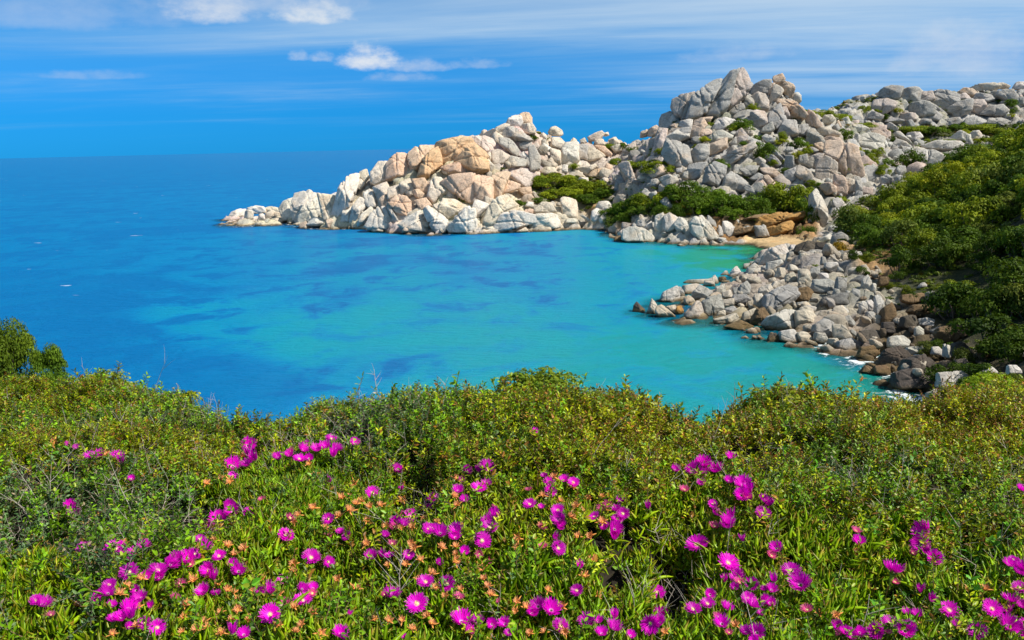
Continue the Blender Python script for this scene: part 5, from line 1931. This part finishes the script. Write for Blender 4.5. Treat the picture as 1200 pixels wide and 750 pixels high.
def dome_mesh(rad, hgt, mat, spikes, r):
    an = np.linspace(0, 2 * np.pi, 12, endpoint=False)
    V = [(0, 0, hgt)]
    for f_ in (0.6, 1.0):
        V += [(math.cos(a) * rad * f_, math.sin(a) * rad * f_, hgt * (1 - f_ * f_)) for a in an]
    Fc = [(1 + i, 1 + 12 + i, 1 + 12 + (i + 1) % 12, 1 + (i + 1) % 12) for i in range(12)]
    V = np.array(V)
    tri = np.array([(0, 1 + i, 1 + (i + 1) % 12) for i in range(12)])
    Fq = np.array(Fc)
    o = len(V)
    sv, sf = [], []
    for k in range(spikes):
        a, rr_ = r.uniform(0, 6.28), rad * r.uniform(0.5, 1.1)
        b = np.array([math.cos(a) * rr_, math.sin(a) * rr_, hgt * 0.4])
        d = np.array([math.cos(a) * 0.5, math.sin(a) * 0.5, 1.0]) * rad * r.uniform(0.5, 0.95)
        s_ = np.array([-math.sin(a), math.cos(a), 0]) * 0.014
        i = o + len(sv)
        sv += [b - s_, b + s_, b + d + s_, b + d - s_]
        sf.append((i, i + 1, i + 2, i + 3))
    if sv:
        V = np.concatenate([V, np.array(sv)])
        Fq = np.concatenate([Fq, np.array(sf)])
    return mesh_from('eye', V, [tri, Fq], mat)
def calyx_mesh(r):
    parts = []
    tt = np.linspace(0, 1, 4)
    parts.append(tube(np.stack([tt * 0, tt * 0, -1.5 + 1.3 * tt], 1), [0.11, 0.12, 0.17, 0.24], 7))
    for k in range(5):
        a = 2 * math.pi * k / 5 + r.uniform(-0.2, 0.2)
        v, f = finger_leaf(0.62 * r.uniform(0.8, 1.2), 0.26, 0.5, 3)
        v = v @ rot_to([math.cos(a), math.sin(a), 0.05], 0).T + np.array([0, 0, -0.16])
        parts.append((v, f))
    V, Fc = join_geo(parts)
    return mesh_from('calyx', V, Fc, M_CALYX)
def star_mesh(r):
    parts = []
    for k in range(5):
        a = 2 * math.pi * k / 5 + r.uniform(-0.3, 0.3)
        v, f = finger_leaf(1.0 * r.uniform(0.7, 1.25), 0.36, r.uniform(-0.15, 0.5), 3)
        v = v @ rot_to([math.cos(a), math.sin(a), r.uniform(0.0, 0.35)], r.uniform(-0.4, 0.4)).T
        parts.append((v, f))
    V, Fc = join_geo(parts)
    return mesh_from('star', V, Fc, M_DRYFL)
PET = {'o': [petals_mesh((0.30, 0.62), M_PETAL, rf) for _ in range(4)], 's': [petals_mesh((0.75, 1.25), M_PETAL, rf) for _ in range(3)],
       'b': [petals_mesh((2.6, 3.4), M_PETAL, rf, n=(22, 16), r1=(0.55, 0.42)) for _ in range(2)], 'f': [petals_mesh((0.6, 1.1), M_FADE, rf, n=(24, 18), r1=(0.85, 0.62)) for _ in range(3)]}
EYE = [dome_mesh(0.17, 0.12, M_EYE, 34, rf) for _ in range(3)]
CAL = [calyx_mesh(rf) for _ in range(3)]
STAR = [star_mesh(rf) for _ in range(5)]
DRYC = [petals_mesh((1.1, 2.0), M_DRYIN, rf, n=(16, 12), r1=(0.6, 0.45), w_=0.12) for _ in range(3)]
# photo point, width in photo pixels, kind: o open with its eye showing, s seen from the side, f fading pink, b bud
FLW = """291,527,19,s 273,552,21,s 292,549,17,s 106,540,15,s 136,540,16,s 78,524,9,s 90,527,9,s 155,563,9,s 110,562,8,f 87,606,16,s 274,605,20,s 292,605,16,o 257,615,22,s
326,540,14,s 339,537,13,s 354,531,16,s 359,523,10,s 351,542,17,o 372,532,17,s 382,528,16,s 394,530,15,s 415,522,13,s 465,554,14,s 437,582,18,o 471,576,9,b 385,568,9,b 307,589,13,f 385,612,16,o 340,611,16,f 464,616,16,s 481,610,20,o 472,604,11,f 516,591,20,o 505,600,15,s 547,555,13,s 571,551,20,o 563,556,14,s 541,567,11,s 537,579,15,s 561,577,20,o 570,572,14,s 580,606,16,s 572,617,18,s
625,510,12,s 638,561,10,s 644,571,15,s 661,567,14,s 672,569,15,o 620,578,14,f 621,595,17,o 634,597,9,s 654,602,17,o 656,614,19,s 697,609,15,o 705,599,14,f 727,590,12,s 721,602,16,s 730,606,17,o 724,612,16,o 760,599,10,b 792,554,13,s 824,549,20,s 812,558,21,s 821,560,15,s 841,557,19,s 822,570,12,s 854,567,13,s 856,540,14,s 871,574,22,s 878,576,16,s 869,585,19,s 802,578,16,f 837,606,16,s 895,591,16,s 894,606,19,o 852,617,19,s
904,595,14,s 1195,577,13,s 99,646,18,o 136,649,25,o 145,652,14,s 168,645,17,s 155,660,9,b 152,676,24,o 172,679,14,s 186,674,23,o 200,667,19,s 188,681,16,s 208,661,19,s 220,660,21,s 239,646,18,s 257,656,18,o 245,673,19,s 280,674,18,s 254,624,22,s 212,689,17,f 205,704,15,f 240,699,20,s 129,690,18,o 127,700,18,s 131,713,13,s 166,705,17,s 160,695,13,s 176,714,10,b 151,719,22,s 142,730,19,s 151,738,12,s 170,734,17,o 185,740,20,o 50,714,21,s 60,724,13,f 286,748,17,s
335,632,20,o 384,631,11,f 399,628,13,s 407,631,13,o 365,659,23,o 385,662,15,o 331,683,15,o 305,698,15,s 354,694,15,s 367,693,14,s 355,709,23,o 335,711,17,f 317,726,26,o 462,621,15,f 451,631,12,s 460,641,15,f 436,657,17,s 457,655,15,o 479,654,15,o 502,624,17,o 516,630,20,s 536,626,18,s 574,623,21,o 565,639,23,o 545,649,13,s 562,652,13,f 572,660,15,f 515,662,10,s 499,687,21,o 524,689,21,o 459,705,23,s 489,714,28,o 537,705,19,f 408,722,8,b 399,748,20,s 541,735,27,s 560,734,18,s 592,735,16,s 585,706,9,f 472,749,10,s
635,622,14,f 658,620,14,s 710,622,14,s 720,625,19,s 650,634,11,b 637,645,16,f 654,647,20,o 680,668,12,b 676,696,17,o 631,716,21,s 646,721,24,s 657,739,22,o 689,735,22,s 817,645,28,o 852,622,18,s 871,637,10,b 853,666,27,o 865,682,19,s 849,684,11,b 881,690,18,s 877,706,18,o 882,716,21,s 895,709,17,s 896,694,11,s 832,700,14,s 829,712,19,o 812,719,21,o 851,718,18,s 846,736,20,s 770,699,20,o 721,727,13,b 719,742,21,s 775,727,20,s 762,736,24,s 739,748,13,s 887,746,20,s 874,745,16,s
910,647,17,s 1006,639,16,s 927,675,25,o 938,692,27,s 904,695,15,s 902,710,14,s 946,719,18,f 981,737,15,s 1046,677,28,s 1084,630,26,s 1079,644,23,s 1094,659,20,s 1078,697,12,b 1091,707,13,b 1064,724,16,s 1112,721,25,o 1121,735,12,s 1042,735,21,o 1027,745,21,s 1060,745,24,s 1067,736,12,f 1007,745,15,s 991,745,15,s 1182,666,16,s 1192,674,20,s 1195,694,20,o 1162,719,24,o 1184,710,21,s 1197,715,17,s 1180,740,26,s 1196,746,18,s 1145,745,24,o"""
DRY = """64,522 126,536 30,512 242,570 260,564 270,568 286,539 274,597 370,560 416,571 401,587 410,586 417,594 424,590 434,597 446,596 409,603 430,614 397,609 367,599 472,589 494,600 497,612 534,565 532,585 536,595 362,546 512,616 350,607 346,615 636,584 657,590 675,597 669,610 690,587 705,585 672,574 649,563 635,619 706,616
145,640 251,637 267,644 274,654 287,647 245,680 227,684 255,689 267,695 275,698 217,712 215,726 240,732 230,742 214,744 242,739 272,729 280,707 292,730 279,719 259,720 296,697 150,691 141,700 162,716 94,714 110,704 132,746 166,682 260,746 160,737
345,665 344,673 307,682 396,683 417,695 327,701 345,716 367,722 354,735 347,744 376,746 327,737 439,729 456,732 471,730 484,742 501,725 506,735 522,702 506,677 491,682 511,692 492,659 486,646 429,641 455,666 476,665 482,641 517,646 534,644 534,662 535,652 565,670 567,682 572,691 575,701 452,622 470,623 484,622 554,745 381,622 540,694
607,635 607,646 692,632 677,633 694,662 685,679 642,695 606,709 616,716 604,719 621,746 639,745 662,744 779,745 862,737 1154,695 979,726 960,722 659,716 700,700"""
MARKS = [(490, 562, 'dark hollow in the middle shrubs'), (792, 655, 'dark twiggy hollow right of centre'), (470, 690, 'dry twig tuft among the blooms'), (85, 694, 'dark hollow in the lower left bank'), (235, 598, 'dark gap left of the blooms'),
         (1046, 640, 'tall green leaves at lower right'), (1138, 655, 'dark gap near the right edge'), (620, 655, 'broad green leaves below the middle'), (817, 645, 'largest lone bloom right of centre'), (375, 531, 'row of blooms at upper left'), (826, 552, 'dense upper right bunch'), (592, 735, 'whitish violet bud at the bottom'),
         (1006, 639, 'lone bloom in the tall green leaves'), (1046, 677, 'wide lone bloom at lower right'), (625, 510, 'lone pink bloom in the olive brow'), (200, 670, 'long chain of blooms at lower left'), (317, 726, 'large bloom low at left'), (437, 582, 'single bloom left of the middle hollow')]
def towards(vec, amt, jit):
    b = np.array([0, 0, 1.0]) + amt * vec + rf.normal(0, jit, 3)
    return b / np.linalg.norm(b)
bank = []
def place_bloom(px, py, wpx, kind):
    P = hit_bank(px, py, 0.0)
    if P is None:
        P = at_y(px, py, 7.0)
    D = (P - CAM) @ FWD
    rad = wpx * D / F / 2 * 0.97
    view = (CAM - P) / np.linalg.norm(CAM - P)
    if kind == 'o':
        nrm = towards(view + 0.25 * SUN_DIR, 0.75, 0.30)
    elif kind in 'sf':
        nrm = towards(view + 0.2 * SUN_DIR, 0.40, 0.33)
    elif kind == 'b':
        nrm = towards(view, 0.2, 0.25)
    else:
        nrm = towards(view, 0.55, 0.3)
    name = {'o': 'ice_plant_flower', 's': 'ice_plant_flower', 'f': 'ice_plant_flower', 'b': 'ice_plant_bud', 'd': 'withered_flower'}[kind]
    o = bpy.data.objects.new(name, None)
    o.empty_display_size = 0.03
    o.location = P + view * rad * 0.9 + np.array([0, 0, rad * 0.5])
    o.rotation_euler = (Vector(nrm).to_track_quat('Z', 'Y') @ Matrix.Rotation(rf.uniform(0, 6.28), 3, 'Z').to_quaternion()).to_euler()
    s = rad * (1.55 if kind == 'b' else 1.0)
    o.scale = (s, s, s)
    C.objects.link(o)
    o['category'] = {'b': 'flower bud', 'd': 'withered flower'}.get(kind, 'flower')
    ps = [('petals', PET[kind][rf.integers(0, len(PET[kind]))]), ('calyx', CAL[rf.integers(0, 3)])] if kind != 'd' else [('sepals', STAR[rf.integers(0, 5)]), ('petals', DRYC[rf.integers(0, 3)])]
    if kind in 'of':
        ps.append(('eye', EYE[rf.integers(0, 3)]))
    for nm, me in ps:
        p = bpy.data.objects.new(nm, me)
        C.objects.link(p)
        p.parent = o
    bank.append(dict(o=o, px=px, py=py, w=wpx, h=wpx, kind=kind))
for tok in FLW.split():
    a = tok.split(',')
    place_bloom(float(a[0]), float(a[1]), float(a[2]), a[3])
base_ = [q for q in bank if q['kind'] == 's' and q['w'] > 14]
for q in [base_[i] for i in rf.permutation(len(base_))[:96]]:
    an_ = rf.uniform(0, 6.28)
    place_bloom(q['px'] + math.cos(an_) * rf.uniform(9, 17), q['py'] + math.sin(an_) * rf.uniform(7, 13), rf.uniform(11, 17), str(rf.choice(['s', 's', 'o', 'f', 'b'])))
for tok in DRY.split():
    a = tok.split(',')
    place_bloom(float(a[0]), float(a[1]), rf.uniform(13, 19) * (1.0 if float(a[1]) > 600 else 0.85), 'd')

# ---- labels of the blooms: by the bunch they stand in and their place within it, bunches by what lies beside them
def bunches(items, reach, most):
    left = sorted(items, key=lambda q: (q['px'], q['py']))
    out_ = []
    while left:
        b = [left.pop(0)]
        grow = True
        while grow and len(b) < most:
            grow = False
            best = min(((min(math.hypot(q['px'] - c['px'], q['py'] - c['py']) for c in b), i) for i, q in enumerate(left)), default=(1e9, -1))
            if best[0] < reach:
                b.append(left.pop(best[1]))
                grow = True
        out_.append(b)
    return out_
NUM = {2: 'pair', 3: 'bunch of three', 4: 'bunch of four', 5: 'bunch of five'}
CN = {'o': 'magenta bloom with pale eye', 's': 'magenta bloom', 'f': 'fading pink bloom', 'b': 'magenta bud', 'd': 'withered orange star'}
def where(cx_, cy_, k=0):
    ms = [m_ for m_ in sorted(MARKS, key=lambda m_: math.hypot(m_[0] - cx_, m_[1] - cy_)) if math.hypot(m_[0] - cx_, m_[1] - cy_) > 9][:6]
    res = []
    for m_ in ms:
        L = dict(px=m_[0], py=m_[1], w=20, h=20)
        Qd = dict(px=cx_, py=cy_, w=10, h=10)
        for fine in (False, True):
            d = rel(Qd, L, fine)
            if fine and d.startswith('well'):
                dd = math.hypot(cx_ - m_[0], cy_ - m_[1])
                d = ('far ' if dd > 130 else '') + d[5:]
            res.append(f"{d} the {m_[2]}")
    return res
PLACES = ('leftmost', 'rightmost', 'topmost', 'lowest')
def pick_place(q, b):
    if len(b) == 2:
        o_ = b[0] if b[1] is q else b[1]
        if abs(q['px'] - o_['px']) > abs(q['py'] - o_['py']):
            return ['left' if q['px'] < o_['px'] else 'right']
        return ['upper' if q['py'] < o_['py'] else 'lower']
    r_ = []
    if q is min(b, key=lambda c: c['py']): r_.append('topmost')
    if q is max(b, key=lambda c: c['py']): r_.append('lowest')
    if q is min(b, key=lambda c: c['px']): r_.append('leftmost')
    if q is max(b, key=lambda c: c['px']): r_.append('rightmost')
    if not r_: r_.append('middle')
    return r_
fl = [q for q in bank if q['kind'] != 'd']
dr_ = [q for q in bank if q['kind'] == 'd']
for items, what in ((fl, 'blooms'), (dr_, 'withered stars')):
    for b in bunches(items, 24, 4):
        cx_, cy_ = np.mean([c['px'] for c in b]), np.mean([c['py'] for c in b])
        locs = where(cx_, cy_)
        for q in sorted(b, key=lambda c: len(pick_place(c, b))):
            cands = []
            szs = ['', 'small' if q['w'] < 12 else 'large' if q['w'] > 21 else 'mid sized']
            for loc in locs:
                for sz_ in szs:
                    if len(b) == 1:
                        cands.append(f"single {sz_} {CN[q['kind']]} {loc}")
                    else:
                        for pl in pick_place(q, b):
                            cands.append(f"{pl} {sz_} {CN[q['kind']]} of a {NUM[len(b)]} {loc}")
            # then by two things at once
            L2 = [m_[2] for m_ in sorted(MARKS, key=lambda m_: math.hypot(m_[0] - cx_, m_[1] - cy_))[:2]]
            LM5 = [dict(px=m_[0], py=m_[1], w=20, h=20, lm=m_[2]) for m_ in sorted(MARKS, key=lambda m_: math.hypot(m_[0] - q['px'], m_[1] - q['py'])) if math.hypot(m_[0] - q['px'], m_[1] - q['py']) > 9][:10]
            if not put(q, cands) and not count_from(q, bank, LM5, CN[q['kind']], lambda p: p['kind'] == q['kind']):
                q['o']['label'] = ' '.join(f"{CN[q['kind']]} among other {what} {locs[0]}".split()[:16])
for q in bank:
    q['o']['group'] = 'withered ice plant flowers on the bank' if q['kind'] == 'd' else 'magenta ice plant flowers on the bank'

# ---- shrubs and twigs of the bank that stand out by themselves
def near_bush(name, label, px, py, wpx, hpx, Y, nl, leaf, lo, hi, flat=1.0, lobes=30, aspect=0.5, trunkh=0.0, cat='shrub'):
    global_r = np.random.default_rng(int(px * 7 + py))
    base = at_y(px, py + hpx / 2, Y)
    D = (base - CAM) @ FWD
    rx, hz = wpx / 2 * D / F, hpx * D / F
    me = crown(global_r, nl, leaf, lobes, flat=flat, lo=lo, hi=hi, low=0.12)
    o = bpy.data.objects.new(name, None)
    o.empty_display_size = 0.1
    o.location = base
    C.objects.link(o)
    o['label'], o['category'] = label, cat
    p = link('crown', me, (0, 0, hz * trunkh), parent=o)
    p.scale = (rx * 1.08, rx * 1.08, hz * 1.05)
    # limbs under the crown, rooted in the bank
    parts = []
    gz = float(canopy(np.array([base[0]]), np.array([base[1]]))[0][0]) - 0.3 - base[2]
    for k in range(7):
        a = global_r.uniform(0, 6.28)
        e = np.array([math.cos(a) * rx * 0.65, math.sin(a) * rx * 0.65, hz * global_r.uniform(0.4, 0.85)])
        tt = np.linspace(0, 1, 7)[:, None]
        path = tt ** 1.2 * e + np.array([0, 0, 1.0]) * gz * (1 - tt) + np.cumsum(global_r.normal(0, 0.01, (7, 3)), 0) * tt
        parts.append(tube(path, 0.028 * rx * (1.3 - tt[:, 0]), 6))
    V, Fc = join_geo(parts)
    link('trunk' if cat == 'tree' else 'stems', mesh_from('stems', V, Fc, M_WOOD), parent=o)
    return o
near_bush('juniper_tree', 'dark green juniper tree cut by the left edge above the sea', 6, 424, 74, 86, 13.0, 26000, 0.028, (0.035, 0.075, 0.006), (0.17, 0.24, 0.012), lobes=44, aspect=0.3, cat='tree')
near_bush('juniper_tree', 'small round juniper bush right of the larger dark juniper tree', 59, 440, 42, 50, 13.5, 14000, 0.036, (0.05, 0.11, 0.008), (0.17, 0.28, 0.018), lobes=26, cat='tree')
near_bush('spiny_shrub', 'mounded yellow green shrub in front of the two dark junipers', 118, 458, 104, 40, 9.6, 12000, 0.034, (0.17, 0.23, 0.010), (0.45, 0.50, 0.02), lobes=34, flat=0.7)
near_bush('spiny_shrub', 'bright yellow green spurge shrub at the right end of the brow', 1172, 458, 92, 42, 8.2, 12000, 0.034, (0.15, 0.24, 0.010), (0.42, 0.52, 0.02), lobes=34, flat=0.7)
near_bush('mastic_shrub', 'tallest leafy shrub on the brow against the turquoise water', 632, 452, 92, 42, 6.9, 3600, 0.05, (0.08, 0.16, 0.010), (0.30, 0.34, 0.02), lobes=26, flat=0.95)
near_bush('mastic_shrub', 'ragged shrub on the brow left of the water gap', 212, 474, 50, 34, 8.6, 2600, 0.06, (0.10, 0.17, 0.010), (0.38, 0.40, 0.02), lobes=18, flat=0.95)
near_bush('mastic_shrub', 'leafy shrub on the brow below the dark low point', 905, 470, 96, 32, 6.8, 3000, 0.05, (0.10, 0.17, 0.010), (0.36, 0.36, 0.02), lobes=24, flat=0.8)

def big_twig(px, py, hpx, label, seed, k=6, Y=None, lean=0.0, rad=0.003):
    r = np.random.default_rng(seed)
    P = hit_bank(px, py) if Y is None else at_y(px, py, Y)
    if P is None:
        P = at_y(px, py, 7.0)
    D = (P - CAM) @ FWD
    L = hpx * D / F
    V, Fc = twig_geo(r, L * 1.25, k, rad)
    V[:, 0] += lean * V[:, 2]
    V[:, 2] -= 0.10
    link('dry_twig', mesh_from('dry_twig', V, Fc, M_DRYWOOD), P, label=label, cat='twig', group='dry twigs on the bank')
for a in [(470, 700, 62, 'grey dry twig tuft rising between the blooms', 1, 12), (178, 456, 44, 'pale bare twig leaning over the water left of the gap', 2, 3, 8.6, 0.5), (235, 500, 40, 'dark thin twig standing in the water gap', 3, 4, 7.6, 0.1),
          (258, 500, 34, 'reddish twig at the water gap', 4, 5, 7.5), (98, 442, 24, 'short bare twig beside the yellow green mound', 5, 4, 9.6, 0.3), (387, 505, 40, 'pale forked twig above the row of blooms', 6, 4),
          (62, 590, 50, 'grey bare twigs in the greyish left shrub', 7, 9), (40, 610, 60, 'tall bare twig at the left edge of the bank', 8, 4), (775, 640, 46, 'tangled pale twigs in the right hollow', 9, 10), (800, 690, 50, 'curled pale twig below the right hollow', 10, 7, None, -0.4),
          (830, 520, 44, 'yellowish bent twig in the olive brow', 11, 3, None, 0.4), (675, 540, 46, 'slanting pale twig in the middle of the bank', 12, 2, None, 0.8), (1000, 575, 40, 'crossed dry twigs in the olive shrubs at right', 13, 6, None, -0.6),
          (510, 590, 40, 'thin grey twigs leaning out of the middle hollow', 14, 7, None, -0.5), (1130, 650, 50, 'brown dry twigs by the gap near the right edge', 15, 8), (440, 448, 26, 'thin dark twig on the brow against the water', 16, 5, 6.8), (522, 452, 22, 'fine dark twig sticking up from the brow', 17, 5, 6.6),
          (860, 470, 26, 'pale twig on the brow below the low point', 18, 4, 6.5), (1000, 745, 56, 'forked pale twig among the lower right blooms', 19, 4, None, 0.3), (160, 600, 56, 'long bare twig left of the dark gap', 20, 4, None, -0.3), (110, 580, 50, 'leaning twig under the two upper left blooms', 21, 3, None, 0.4)]:
    big_twig(*a)
n_lab = {}
for o in C.objects:
    if 'label' in o:
        n_lab[o['label']] = n_lab.get(o['label'], 0) + 1
print('things', sum(n_lab.values()), 'sharing a label', sum(v for v in n_lab.values() if v > 1))
